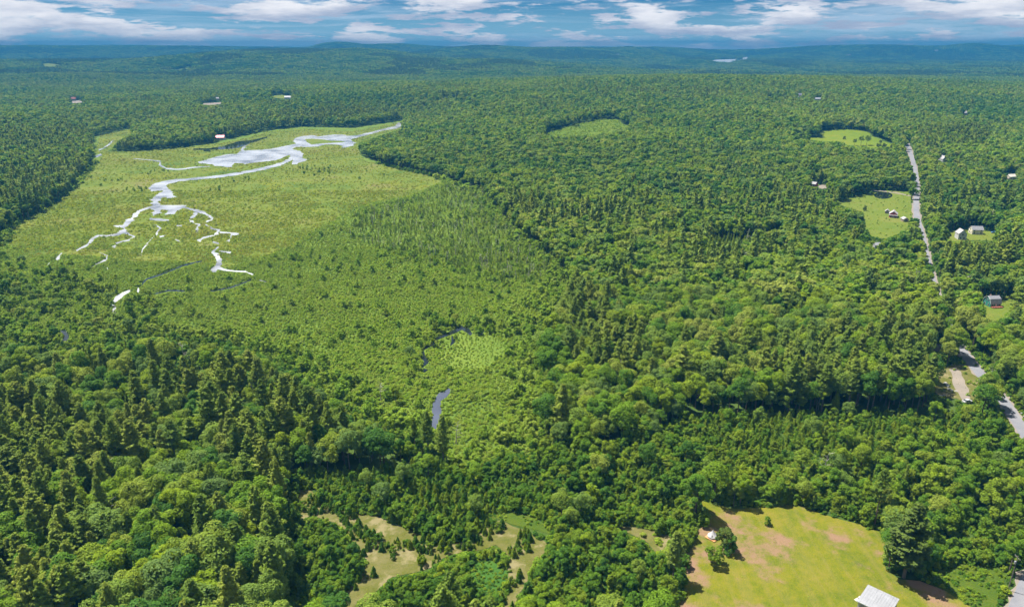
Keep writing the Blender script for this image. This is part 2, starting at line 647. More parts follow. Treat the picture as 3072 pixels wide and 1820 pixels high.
G_FLOOR = land_mat('forest_floor', [(0.024, 0.048, 0.010), (0.048, 0.082, 0.014), (0.068, 0.102, 0.019)], scales=(0.02, 0.15, 0.9), bump=0.8, bscale=0.08)
G_MARSH = land_mat('sedge_marsh', [(0.051, 0.096, 0.013), (0.085, 0.125, 0.016), (0.111, 0.143, 0.018), (0.128, 0.143, 0.027), (0.139, 0.125, 0.050)], scales=(0.010, 0.045, 0.35), thr=(0.38, 0.63), bump=0.7, bscale=0.7,
                   patch=(0.016, (0.134, 0.155, 0.016), 0.56, 0.66, (40, 10, 0)))
G_SWAMP = land_mat('swamp_floor', [(0.064, 0.112, 0.015), (0.100, 0.153, 0.020), (0.137, 0.181, 0.026)], scales=(0.02, 0.1, 0.7), bump=0.6)
G_FIELD = land_mat('dry_mown_grass', [(0.065, 0.095, 0.008), (0.099, 0.119, 0.008), (0.137, 0.138, 0.010), (0.162, 0.143, 0.020)], scales=(0.06, 0.35, 2.2), thr=(0.38, 0.62), bump=0.5, bscale=2.0,
                   patch=(0.042, (0.207, 0.130, 0.078), 0.50, 0.62, (12.0, -14.0, 0)), streak=(0.55, (0.17, 0.145, 0.04), 1.05, 0.45))
G_SAND = land_mat('sandy_grass', [(0.058, 0.076, 0.008), (0.087, 0.094, 0.017), (0.120, 0.112, 0.037), (0.136, 0.125, 0.052)], scales=(0.06, 0.25, 1.4), bump=0.3,
                  patch=(0.09, (0.186, 0.161, 0.078), 0.52, 0.62, (3, 8, 0)))
G_HAY = land_mat('bright_hay_field', [(0.085, 0.135, 0.008), (0.110, 0.155, 0.008), (0.140, 0.160, 0.012)], scales=(0.015, 0.07, 0.4), thr=(0.4, 0.6), bump=0.2)
G_REG = land_mat('regrowth_green', [(0.075, 0.125, 0.010), (0.105, 0.155, 0.012), (0.130, 0.160, 0.016)], scales=(0.02, 0.1, 0.6), thr=(0.4, 0.6), bump=0.5)
G_LAWN = land_mat('rough_lawn', [(0.078, 0.122, 0.014), (0.107, 0.140, 0.017), (0.142, 0.148, 0.031)], scales=(0.03, 0.15, 0.8), bump=0.25,
                  patch=(0.05, (0.196, 0.160, 0.074), 0.62, 0.72, (5, 1, 0)))
G_LUSH = land_mat('lush_weeds', [(0.036, 0.072, 0.009), (0.057, 0.092, 0.009), (0.081, 0.099, 0.010)], scales=(0.06, 0.3, 1.6), bump=0.7)
G_PIT = land_mat('dark_reed_bed', [(0.030, 0.085, 0.014), (0.045, 0.110, 0.016), (0.065, 0.125, 0.016)], scales=(0.1, 0.5, 2.6), bump=0.7)
G_GRAVEL = land_mat('pale_gravel', [(0.175, 0.156, 0.132), (0.209, 0.180, 0.147), (0.243, 0.208, 0.170)], scales=(0.1, 0.5, 3.0), bump=0.2)
G_ROAD = land_mat('worn_asphalt', [(0.145, 0.149, 0.170), (0.182, 0.182, 0.200), (0.230, 0.225, 0.230)], scales=(0.06, 0.4, 3.0), bump=0.1)


def water_mat(name, col, rough):
    m = bpy.data.materials.new(name)
    m.use_nodes = True
    nt = m.node_tree
    nd, lk = nt.nodes, nt.links
    b = nd['Principled BSDF']
    b.inputs['Roughness'].default_value = rough
    b.inputs['IOR'].default_value = 1.33
    b.inputs['Specular IOR Level'].default_value = 0.9
    t = N(nd, 'ShaderNodeTexCoord')
    n = N(nd, 'ShaderNodeTexNoise')
    n.inputs['Scale'].default_value = 0.25
    n.inputs['Detail'].default_value = 5
    lk.new(t.outputs['Object'], n.inputs['Vector'])
    bp = N(nd, 'ShaderNodeBump')
    n2 = N(nd, 'ShaderNodeTexNoise')
    n2.inputs['Scale'].default_value = 0.035
    n2.inputs['Detail'].default_value = 6
    lk.new(t.outputs['Object'], n2.inputs['Vector'])
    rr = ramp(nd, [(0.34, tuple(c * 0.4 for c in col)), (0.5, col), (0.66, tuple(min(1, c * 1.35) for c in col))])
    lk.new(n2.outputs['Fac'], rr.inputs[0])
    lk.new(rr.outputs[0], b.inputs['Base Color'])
    bp.inputs['Strength'].default_value = 0.12
    bp.inputs['Distance'].default_value = 0.4
    lk.new(n.outputs['Fac'], bp.inputs['Height'])
    lk.new(bp.outputs[0], b.inputs['Normal'])
    return m


W_POND = water_mat('painted_cloud_sheen_water', (0.32, 0.33, 0.35), 0.16)  # pale base colour stands in for bright cloud reflected in the water
W_MID = water_mat('blue_grey_water', (0.06, 0.068, 0.095), 0.08)
W_DARK = water_mat('dark_peaty_water', (0.010, 0.014, 0.014), 0.05)

# ------------------------------------------------------------------ the land
def build_ground():
    X, Y, Z = G_X, G_Y, G_Z
    n, na = Z.shape
    V = np.stack([X.ravel(), Y.ravel(), Z.ravel()], 1)
    idx = np.arange(n * na).reshape(n, na)
    F = np.stack([idx[:-1, :-1].ravel(), idx[:-1, 1:].ravel(), idx[1:, 1:].ravel(), idx[1:, :-1].ravel()], 1)
    F = F[:, ::-1]
    me = bpy.data.meshes.new('ground')
    me.vertices.add(len(V))
    me.vertices.foreach_set('co', V.astype(np.float32).ravel())
    me.loops.add(len(F) * 4)
    me.loops.foreach_set('vertex_index', F.astype(np.int32).ravel())
    me.polygons.add(len(F))
    me.polygons.foreach_set('loop_start', np.arange(0, len(F) * 4, 4, dtype=np.int32))
    me.polygons.foreach_set('use_smooth', np.ones(len(F), bool))
    me.materials.append(G_FLOOR)
    me.update()
    me.validate()
    o = bpy.data.objects.new('ground', me)
    COL.objects.link(o)
    tag(o, 'green forest floor rolling out to the far hills', 'ground', kind='structure')


build_ground()


def patch(name, polys, m, lift, step=12.0, label=None, cat=None, kind='structure', flat_z=None):
    """ground cover laid on the land: outlines (world), filled and draped"""
    pts, edges, faces = [], [], []
    for poly in polys:
        b = len(pts)
        n = len(poly)
        pts += [Vector((float(p[0]), float(p[1]))) for p in poly]
        faces.append(list(range(b, b + n)))
    allp = np.concatenate([np.asarray(p) for p in polys])
    if flat_z is None:
        lo, hi = allp.min(0), allp.max(0)
        gx, gy = np.meshgrid(np.arange(lo[0], hi[0], step), np.arange(lo[1], hi[1], step))
        G = np.stack([gx.ravel(), gy.ravel()], 1)
        for poly in polys:
            k = inside(G, poly) & (seg_dist(G, poly) > step * 0.35)
            pts += [Vector((float(p[0]), float(p[1]))) for p in G[k]]
            G = G[~k]
    v, e, f, _, _, _ = delaunay_2d_cdt(pts, [], faces, 1, 1e-4)
    P = np.array([(p.x, p.y) for p in v])
    z = hgt(P[:, 0], P[:, 1]) + lift if flat_z is None else np.full(len(P), flat_z)
    o = mesh_obj(name, np.column_stack([P, z]), f, m, smooth=True)
    me = o.data
    if len(me.polygons) and sum(p.normal.z for p in me.polygons) < 0:
        me.flip_normals()
    tag(o, label, cat, kind=kind)
    return o


# --- wetland ---------------------------------------------------------------
MARSH = np.array([flat(*p) for p in D([
    (245, 332), (318, 316), (330, 322), (285, 348), (262, 372), (330, 370), (440, 363), (530, 352), (590, 342), (650, 323), (740, 316), (860, 322),
    (960, 303), (985, 298), (988, 312), (930, 330), (882, 345), (878, 380), (900, 395), (960, 410), (1040, 425), (1085, 445), (1000, 480), (880, 505),
    (780, 560), (700, 610), (620, 640), (560, 655), (440, 640), (330, 640), (230, 630), (140, 625), (60, 640), (25, 600), (35, 560), (85, 525), (150, 490),
    (200, 447), (238, 400), (248, 380), (232, 372)])])
MARSH = densify(MARSH, 1.6, 9, 1)
SWAMP = np.array(WET)
patch('swamp', [densify(SWAMP, 1.2, 12, 2)], G_SWAMP, 0, flat_z=0.03, label='low green swamp ground under the shrubs', cat='swamp')
patch('marsh', [MARSH], G_MARSH, 0, flat_z=0.06, label='open yellow-green sedge marsh around the winding stream', cat='marsh')

WATER = []       # outlines used to keep plants out of the water


def water(name, px_polys, m, z, label, cat, wob=0.5, seed=0):
    polys = []
    for k, px in enumerate(px_polys):
        g = np.array([flat(*p[:2]) for p in px])
        g = densify(g, wob, 5.0, seed * 50 + k)
        polys.append(g)
        WATER.append(g)
    patch(name, polys, m, 0, flat_z=z, label=label, cat=cat)


z7 = lambda p: R(p, 480, 360, 3.296)
r1 = lambda p: R(p, 0, 0, 2.446)
r4 = lambda p: R(p, 0, 600, 2.446)
r5 = lambda p: R(p, 1024, 600, 2.446)
st = lambda p: strip_px(p)
POND_PX = z7([(375, 415), (440, 400), (510, 378), (570, 360), (640, 345), (700, 335), (760, 338), (785, 310), (800, 285), (830, 262), (858, 246), (850, 268),
              (825, 290), (840, 302), (1000, 295), (1100, 285), (1200, 265), (1300, 245), (1350, 235), (1330, 218), (1310, 212), (1345, 175), (1420, 160),
              (1500, 152), (1535, 155), (1560, 165), (1650, 152), (1720, 146), (1820, 146), (1850, 158), (1950, 153), (2050, 128), (2150, 103), (2250, 78),
              (2330, 58), (2350, 28), (2400, 18), (2398, 65), (2330, 87), (2200, 108), (2080, 143), (1960, 172), (1890, 192), (1900, 215), (1930, 225),
              (1915, 255), (1800, 277), (1810, 258), (1740, 243), (1640, 244), (1560, 262), (1480, 268), (1350, 266), (1310, 290), (1390, 310), (1420, 340),
              (1410, 375), (1450, 390), (1440, 405), (1370, 425), (1350, 442), (1300, 440), (1312, 408), (1300, 385), (1285, 345), (1230, 365), (1150, 398),
              (1050, 412), (960, 420), (880, 430), (832, 446), (820, 430), (730, 428), (710, 467), (660, 470), (600, 457), (540, 457), (520, 440), (450, 432), (400, 430)])
CHAN = st(z7([(1300, 350, 34), (1295, 385, 40), (1220, 427, 36), (1120, 457, 34), (1000, 487, 34), (880, 511, 34), (740, 536, 34), (580, 560, 30), (430, 573, 28),
              (300, 586, 28), (200, 596, 28), (100, 607, 30), (20, 628, 44)]))
CHAN2 = r1([(1310, 1335), (1235, 1350), (1215, 1365), (1250, 1395), (1275, 1430), (1295, 1447), (1240, 1455), (1190, 1450), (1180, 1475), (1100, 1475), (1120, 1455),
            (1180, 1410), (1185, 1398), (1110, 1405), (1088, 1385), (1110, 1358), (1170, 1338), (1230, 1325), (1300, 1312)])
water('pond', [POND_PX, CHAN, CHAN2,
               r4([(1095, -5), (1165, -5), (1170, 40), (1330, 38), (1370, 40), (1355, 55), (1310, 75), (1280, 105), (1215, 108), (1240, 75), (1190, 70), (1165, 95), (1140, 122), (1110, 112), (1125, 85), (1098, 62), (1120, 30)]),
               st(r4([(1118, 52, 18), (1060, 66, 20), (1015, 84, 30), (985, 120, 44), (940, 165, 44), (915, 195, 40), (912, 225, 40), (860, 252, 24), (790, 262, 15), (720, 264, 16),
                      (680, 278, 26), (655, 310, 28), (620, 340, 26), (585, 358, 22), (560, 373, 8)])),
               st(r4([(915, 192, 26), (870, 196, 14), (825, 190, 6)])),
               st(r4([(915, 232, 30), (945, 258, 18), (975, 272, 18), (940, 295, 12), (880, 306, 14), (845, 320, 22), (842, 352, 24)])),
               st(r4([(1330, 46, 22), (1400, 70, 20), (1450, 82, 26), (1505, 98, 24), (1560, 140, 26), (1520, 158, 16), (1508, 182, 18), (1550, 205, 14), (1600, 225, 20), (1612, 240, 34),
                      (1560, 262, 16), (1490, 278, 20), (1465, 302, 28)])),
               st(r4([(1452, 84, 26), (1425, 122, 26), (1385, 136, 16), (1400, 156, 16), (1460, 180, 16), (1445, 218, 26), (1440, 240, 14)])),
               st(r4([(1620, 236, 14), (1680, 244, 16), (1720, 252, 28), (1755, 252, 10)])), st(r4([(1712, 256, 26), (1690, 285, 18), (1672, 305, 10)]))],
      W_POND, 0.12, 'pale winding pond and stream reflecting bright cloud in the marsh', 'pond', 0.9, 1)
STREAMLETS = [
    ('narrow pale creek curling through the sedge left of the pond', [st(r1([(980, 1165, 7), (1100, 1175, 7), (1175, 1186, 13), (1172, 1212, 17), (1220, 1238, 14), (1300, 1244, 12), (1355, 1240, 14), (1415, 1230, 12), (1540, 1222, 6)]))]),
    ('thin creek in the side marsh behind the pine point', [st(r1([(700, 1152, 18), (745, 1134, 16)])), st(r1([(725, 1102, 14), (760, 1088, 10), (800, 1062, 16), (832, 1028, 8)]))]),
    ('short pale pool at the lower left end of the creek', [st(r4([(458, 388, 10), (430, 422, 28), (402, 442, 14)])), st(r4([(370, 455, 10), (350, 480, 12)]))]),
    ('small curved creek left of the middle channel', [st(r4([(730, 385, 8), (765, 402, 12), (792, 408, 16), (772, 440, 26), (720, 465, 8), (665, 495, 5)])), st(r4([(785, 455, 6), (790, 510, 5)]))]),
    ('narrow central creek running down from the marsh island', [st(r4([(1095, 140, 16), (1170, 145, 26), (1245, 150, 12)])), st(r4([(1130, 180, 12), (1180, 210, 16), (1152, 225, 12), (1145, 258, 12), (1110, 285, 12), (1088, 310, 8), (1045, 365, 6), (1028, 420, 8)])),
                                                                       st(r4([(1175, 270, 12), (1210, 262, 12)])), st(r4([(1295, 190, 10), (1335, 190, 14)])), st(r4([(1285, 290, 8), (1330, 306, 6)]))]),
    ('branching pale pool at the near end of the right creek', [st(r4([(1605, 345, 8), (1560, 380, 34), (1590, 405, 40), (1610, 440, 46), (1600, 480, 40), (1560, 515, 44), (1545, 525, 20)])), st(r4([(1605, 372, 10), (1690, 388, 18)])),
                                                                st(r4([(1590, 492, 40), (1650, 510, 22), (1720, 523, 14), (1810, 526, 14), (1850, 550, 16)])), st(r4([(1560, 308, 10), (1605, 320, 14)])), st(r4([(1900, 588, 8), (1975, 612, 5)]))]),
    ('pale pool among the swamp shrubs left of centre', [st(r4([(1015, 645, 22), (1010, 690, 14)])), st(r4([(965, 664, 22), (905, 690, 30), (855, 722, 56), (830, 760, 44), (845, 785, 30), (822, 818, 24)]))]),
]
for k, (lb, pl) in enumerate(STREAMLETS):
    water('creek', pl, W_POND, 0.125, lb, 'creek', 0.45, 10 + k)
wide = lambda p: strip_px([(q[0], q[1], q[2] * 1.7) for q in p])
DARKS = [
    ('dark backwater in front of the red-roofed boathouse', [wide(R([(330, 290, 10), (480, 290, 12), (620, 275, 22), (700, 262, 40), (790, 240, 46), (900, 215, 22), (1060, 172, 8)], 480, 360, 3.296)), wide(z7([(430, 305, 10), (500, 308, 12)]))]),
    ('black creek winding between swamp shrubs left of centre', [wide(r4([(1480, 448, 7), (1340, 482, 9), (1200, 540, 10), (1080, 580, 10), (1020, 640, 8)])), wide(r4([(1130, 690, 8), (1240, 664, 9), (1360, 668, 8)])), wide(r4([(1540, 672, 8), (1700, 640, 8), (1850, 582, 8)]))]),
    ('dark pool half hidden by trees at the left', [r4([(440, 955), (495, 955), (515, 1000), (490, 1035), (445, 1035), (465, 1000)])]),
    ('black meander around the small sedge meadow', [wide(r5([(600, 1095, 14), (690, 1050, 14), (690, 1020, 16), (750, 996, 16), (830, 966, 18), (885, 936, 24), (930, 962, 28), (955, 988, 16)])), wide(r5([(815, 998, 12), (826, 1035, 26), (806, 1068, 10)])),
                                                     wide(r5([(1055, 948, 14), (1020, 985, 10)])), wide(r5([(596, 1110, 14), (602, 1150, 22), (626, 1188, 26), (592, 1228, 12), (622, 1258, 18)]))]),
    ('blue-grey pool behind the yellowish pine', [r5([(790, 1378), (815, 1400), (770, 1450), (725, 1475), (740, 1540), (735, 1600), (705, 1680), (660, 1660), (668, 1560), (672, 1490), (720, 1420)])]),
]
for k, (lb, pl) in enumerate(DARKS):
    water('backwater', pl, W_DARK if k != 4 else W_MID, 0.13, lb, 'pool', 0.3, 30 + k)


def island(px, lb, k):
    g = densify(np.array([flat(*p[:2]) for p in px]), 0.5, 4, k)
    patch('marsh_island', [g], G_MARSH, 0, flat_z=0.2, label=lb, cat='island')
    return g


ISL = [island(z7([(1430, 190), (1500, 186), (1600, 193), (1680, 206), (1780, 208), (1840, 219), (1700, 228), (1600, 233), (1500, 244), (1455, 222)]), 'grassy island at the far end of the pond', 71)]
# lake on the plain
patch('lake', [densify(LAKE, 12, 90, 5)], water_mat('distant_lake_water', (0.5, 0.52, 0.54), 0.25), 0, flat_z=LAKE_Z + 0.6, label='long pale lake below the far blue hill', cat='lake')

# --- fields, lawns, clearings ----------------------------------------------
OPEN = []        # (outline, hides) nothing tall may stand in or in front of these


def field(name, px, m, label, cat, lift=0.10, step=12, wob=0.5, keep=True, dstep=4.0):
    g = densify(ground_poly(px), wob, dstep, len(OPEN))
    patch(name, [g], m, lift, step, label, cat)
    if keep:
        OPEN.append(g)
    return g


F_TENT = field('mown_field', D([(1705, 1222), (1760, 1236), (1800, 1246), (1870, 1240), (1930, 1237), (1960, 1240), (2010, 1255), (2100, 1280), (2150, 1300), (2172, 1322),
                                (2172, 1345), (2165, 1370), (2170, 1392), (2200, 1415), (2250, 1420), (2310, 1445), (2370, 1484), (2430, 1540), (1630, 1540), (1680, 1450),
                                (1682, 1400), (1674, 1360), (1690, 1330), (1700, 1300), (1737, 1280), (1727, 1250)]), G_FIELD,
               'yellow-green mown field with bare brown patches around the tent', 'field', 0.12, 6)
F_LUSH = field('weedy_verge', D([(2290, 1395), (2350, 1380), (2430, 1385), (2465, 1400), (2452, 1440), (2440, 1484), (2430, 1540), (2372, 1484), (2312, 1445), (2255, 1420)]), G_LUSH,
               'lush green weeds between the mown field and the gravel road', 'weeds', 0.10, 6)
F_SAND = field('sandy_clearing', D([(722, 1196), (762, 1198), (792, 1230), (860, 1254), (930, 1265), (990, 1290), (1040, 1310), (1090, 1330), (1150, 1325), (1180, 1302), (1192, 1280),
                                    (1225, 1272), (1290, 1300), (1342, 1330), (1320, 1370), (1290, 1400), (1277, 1450), (1285, 1540), (1230, 1540), (1244, 1440), (1240, 1400), (1250, 1362),
                                    (1215, 1335), (1180, 1345), (1120, 1352), (1080, 1362), (1060, 1388), (1020, 1402), (960, 1412), (920, 1442), (880, 1490), (835, 1490), (850, 1440),
                                    (882, 1400), (898, 1370), (868, 1330), (848, 1290), (800, 1272), (762, 1262), (738, 1272), (730, 1232)]), G_SAND,
               'sandy grass clearing winding between young pines', 'clearing', 0.12, 6)
F_SAND2 = field('sandy_track', D([(1500, 1290), (1550, 1283), (1600, 1300), (1645, 1312), (1640, 1342), (1600, 1350), (1580, 1330), (1540, 1305)]), G_SAND,
                'small sandy glade left of the mown field', 'clearing', 0.12, 6)
F_PIT = field('reed_hollow', D([(1165, 1368), (1205, 1372), (1240, 1400), (1232, 1440), (1180, 1452), (1148, 1430), (1150, 1392)]), G_PIT,
              'dark green reedy hollow beside the sandy clearing', 'reed bed', 0.12, 6)
F_GLADE = field('lush_glade', D([(1185, 1262), (1215, 1250), (1290, 1258), (1340, 1290), (1345, 1308), (1290, 1290), (1220, 1268)]), G_LUSH,
                'bright green glade above the sandy clearing', 'glade', 0.11, 6)
F_HAY = field('hay_field', D([(1940, 341), (2000, 336), (2015, 322), (2060, 317), (2110, 321), (2138, 332), (2162, 345), (2172, 362), (2140, 369), (2112, 362), (2085, 367), (2060, 352), (2000, 346)]), G_HAY,
              'bright yellow-green hay field beyond the woods left of the road', 'field', 0.25, 15, wob=5, dstep=16)
F_LAWN = field('house_lawn', D([(2040, 497), (2080, 484), (2120, 474), (2160, 466), (2228, 468), (2232, 545), (2225, 562), (2170, 585), (2130, 580), (2108, 555), (2112, 520)]), G_LAWN,
               'large rough lawn around the red house and the round pond', 'lawn', 0.18, 10)
F_REG = field('regrowth_clearing', D([(1322, 326), (1400, 303), (1490, 292), (1532, 308), (1500, 326), (1440, 336), (1340, 341)]), G_REG,
              'light green regrowth clearing on the wooded hill', 'clearing', 0.3, 18, wob=8, dstep=22)
F_REG2 = field('hilltop_clearing', D([(1060, 246), (1100, 240), (1150, 239), (1140, 245), (1090, 250)]), G_LUSH, 'thin light green clearing on the left shoulder of the hill', 'clearing', 0.4, 25, dstep=12)
F_GRE = field('green_house_lawn', D([(2385, 742), (2420, 738), (2470, 722), (2490, 728), (2485, 765), (2440, 785), (2420, 790), (2395, 762)]), G_LAWN, 'small lawn around the green gambrel house', 'lawn', 0.14, 8)
F_CRE = field('cream_house_yard', D([(2300, 570), (2345, 562), (2420, 566), (2450, 578), (2430, 590), (2380, 588), (2330, 592)]), G_LAWN, 'grassy yard around the cream house', 'lawn', 0.16, 8)
F_LOT = field('gravel_yard', D([(2272, 950), (2290, 905), (2330, 892), (2400, 895), (2415, 930), (2395, 965), (2372, 990), (2340, 975), (2310, 975)]), G_SAND, 'dry grass and gravel yard left of the road', 'yard', 0.14, 8)
F_LOT2 = field('gravel_drive', D([(2325, 905), (2345, 900), (2360, 940), (2375, 975), (2360, 985), (2335, 950)]), G_GRAVEL, 'pale gravel drive in the yard beside the white car', 'drive', 0.18, 8)
F_LOT3 = field('gravel_pad', D([(2262, 838), (2290, 840), (2325, 848), (2325, 858), (2290, 860), (2265, 852)]), G_GRAVEL, 'pale gravel pad under the pines above the yard', 'drive', 0.18, 8)
FARPX = [('sandy_lot', [(488, 254), (520, 252), (546, 251), (546, 255), (515, 258), (495, 257)], G_GRAVEL, 'pale sandy lot in the far valley left of centre'),
         ('sandy_lot', [(168, 247), (205, 246), (205, 252), (175, 254)], G_GRAVEL, 'small reddish sandy lot in the far woods at the left'),
         ('hill_meadow', [(85, 161), (115, 155), (165, 162), (160, 166), (110, 164)], G_LAWN, 'pale meadow below the house on the left hill'),
         ('cutover_slope', [(400, 178), (440, 168), (480, 164), (485, 171), (440, 180)], G_LAWN, 'yellowish cutover strip on the left hill'),
         ('valley_meadow', [(660, 236), (690, 233), (718, 238), (700, 243), (670, 240)], G_LAWN, 'thin pale meadow beside the white valley roof'),
         ('woodland_yard', [(2000, 455), (2025, 450), (2022, 462), (1998, 464)], G_GRAVEL, 'small pale drive in the woods left of the round pond'),
         ('hillside_meadow', [(1880, 241), (1930, 243), (1925, 248), (1870, 246)], G_LAWN, 'pale strip of meadow near the hilltop farm')]
for nm, px, m, lb in FARPX:
    field(nm, D(px), m, lb, nm.split('_')[1], 0.5, 20, 1.0, dstep=10)

# --- road ------------------------------------------------------------------
ROAD_PX = D([(2218, 350), (2224, 365), (2232, 390), (2238, 415), (2242, 440), (2243, 470), (2241, 500), (2243, 530), (2250, 560), (2257, 585), (2262, 610), (2268, 640), (2281, 690), (2298, 740),
             (2318, 790), (2342, 840), (2372, 882), (2412, 932), (2450, 975), (2482, 1022), (2512, 1068), (2560, 1140), (2592, 1220), (2588, 1310), (2548, 1380), (2521, 1425), (2496, 1484), (2478, 1540)])
ROAD = np.array([hit(*p) for p in ROAD_PX])


def smooth_line(P, n=8):
    P = np.asarray(P)
    out = []
    for i in range(len(P) - 1):
        p0, p1, p2, p3 = P[max(i - 1, 0)], P[i], P[i + 1], P[min(i + 2, len(P) - 1)]
        for k in range(n):
            t = k / n
            out.append(0.5 * ((2 * p1) + (-p0 + p2) * t + (2 * p0 - 5 * p1 + 4 * p2 - p3) * t * t + (-p0 + 3 * p1 - 3 * p2 + p3) * t ** 3))
    out.append(P[-1])
    return np.array(out)


ROADC = smooth_line(ROAD, 6)


def ribbon(name, line, w, m, lift, label, cat, wob=0.0, seed=0):
    rg = np.random.default_rng(seed)
    T = np.gradient(line, axis=0)
    T /= np.maximum(np.linalg.norm(T, axis=1)[:, None], 1e-6)
    Nn = np.stack([-T[:, 1], T[:, 0]], 1)
    offs = (-0.5, -0.17, 0.17, 0.5)
    V = []
    for k in range(len(line)):
        for o in offs:
            q = line[k] + Nn[k] * (o * w + (rg.normal(0, wob) if abs(o) == 0.5 else 0))
            V.append((q[0], q[1], 0))
    V = np.array(V)
    V[:, 2] = hgt(V[:, 0], V[:, 1]) + lift
    F = []
    for k in range(len(line) - 1):
        for j in range(3):
            a = k * 4 + j
            F.append((a, a + 1, a + 5, a + 4))
    o = mesh_obj(name, V, F, m, smooth=True)
    if o.data.polygons[0].normal.z < 0:
        o.data.flip_normals()
    tag(o, label, cat, kind='structure')
    return o


ribbon('road_shoulder', ROADC, 6.8, G_GRAVEL, 0.20, 'sandy gravel shoulder along both sides of the road', 'shoulder', 0.5, 4)
ribbon('road', ROADC, 5.0, G_ROAD, 0.26, 'worn grey asphalt country road running up the right side', 'road', 0.08, 5)
DRV = smooth_line(np.array([hit(*p) for p in D([(2128, 466), (2150, 467), (2180, 471), (2210, 476), (2238, 482)])]), 6)
ribbon('driveway', DRV, 4.2, G_GRAVEL, 0.24, 'pale dirt driveway behind the round pond', 'driveway', 0.2, 6)
# round farm pond on the lawn
rp = np.array([hit(*p) for p in [(2560 + (440 + 134 * math.cos(a)) / 4.893, 560 + (131 + 51 * math.sin(a)) / 4.893) for a in np.linspace(0, 2 * math.pi, 40, endpoint=False)]])
zc = float(hgt(rp[:, 0].mean(), rp[:, 1].mean()))
patch('farm_pond', [rp], W_DARK, 0.3, 6, 'round black pond on the lawn by the road', 'pond')
OPEN.append(rp)

# ------------------------------------------------------------------ trees: one model per kind and shape
def leaf_faces(P, Nn, size, aspect=1.0, jitter=0.45, rg=None, up=None):
    """one small irregular four-cornered leaf clump at each point"""
    n = len(P)
    Nn = Nn + rg.normal(0, jitter, (n, 3))
    Nn /= np.maximum(np.linalg.norm(Nn, axis=1)[:, None], 1e-6)
    if up is None:
        T = rg.normal(0, 1, (n, 3))
    else:
        T = up + rg.normal(0, 0.25, (n, 3))
    T -= (T * Nn).sum(1)[:, None] * Nn
    T /= np.maximum(np.linalg.norm(T, axis=1)[:, None], 1e-6)
    B = np.cross(Nn, T)
    s = size * rg.uniform(0.65, 1.35, n)
    V = np.empty((n, 4, 3))
    for k, (a, b) in enumerate(((-1, -.55), (.1, -1), (1, .35), (-.25, 1))):
        ja, jb = rg.uniform(0.7, 1.3, n), rg.uniform(0.7, 1.3, n)
        V[:, k] = P + T * (a * ja * s * aspect * 0.5)[:, None] + B * (b * jb * s * 0.5)[:, None] + Nn * (rg.normal(0, 0.08, n) * s)[:, None]
    F = np.arange(n * 4).reshape(n, 4)
    return V.reshape(-1, 3), F


def sphere_dirs(n, rg):
    v = rg.normal(0, 1, (n, 3))
    return v / np.linalg.norm(v, axis=1)[:, None]


def broad_crown(seed, Ht, Rc, base, nlobe, nleaf, size, squash=1.0, up=0.55):
    rg = np.random.default_rng(seed)
    cz = base + (Ht - base) * 0.52
    hz = (Ht - base) * 0.5
    d = sphere_dirs(nlobe * 3, rg)
    d = d[d[:, 2] > -0.55][:nlobe]
    rad = rg.uniform(0.45, 0.92, len(d))
    lean = rg.normal(0, 0.10, 2)
    C = np.stack([d[:, 0] * rad * Rc + lean[0] * Rc, d[:, 1] * rad * Rc + lean[1] * Rc, cz + d[:, 2] * rad * hz], 1)
    C[:, 2] -= 0.15 * hz * (np.hypot(C[:, 0], C[:, 1]) / Rc) ** 2
    r = Rc * rg.uniform(0.20, 0.46, len(d)) * squash
    k = rg.integers(0, len(C), nleaf * 2)
    dd = sphere_dirs(nleaf * 2, rg)
    P = C[k] + dd * (r[k] * rg.uniform(0.82, 1.05, len(k)))[:, None] * np.array([1, 1, 0.85])
    keep = np.ones(len(P), bool)
    for j in range(len(C)):
        q = np.linalg.norm((P - C[j]) / np.array([1, 1, 0.85]), axis=1) < r[j] * 0.78
        keep &= ~(q & (k != j))
    keep &= dd[:, 2] > -0.55
    P, dd = P[keep][:nleaf], dd[keep][:nleaf]
    return leaf_faces(P, dd + np.array([0, 0, up]), size, 1.15, 0.36, rg)


def trunk_mesh(seed, Ht, r0, limbs, base, spread, n=6):
    rg = random.Random(seed)
    mb = MB()
    p = Vector((0, 0, -0.4))
    segs = 5
    pts = [p]
    for i in range(1, segs + 1):
        pts.append(Vector((rg.gauss(0, 0.012) * Ht * i / segs, rg.gauss(0, 0.012) * Ht * i / segs, Ht * 0.92 * i / segs)))
    for i in range(segs):
        mb.tube(pts[i], pts[i + 1], r0 * (1 - 0.9 * i / segs), r0 * (1 - 0.9 * (i + 1) / segs), n)
    for k in range(limbs):
        z = base + (Ht * 0.8 - base) * (k + 0.5) / max(limbs, 1)
        a = rg.uniform(0, 6.28)
        L = spread * rg.uniform(0.5, 0.8)
        q = Vector((0, 0, z))
        mb.tube(q, q + Vector((math.cos(a) * L, math.sin(a) * L, L * 0.55)), r0 * 0.35, r0 * 0.08, 4)
    return mb


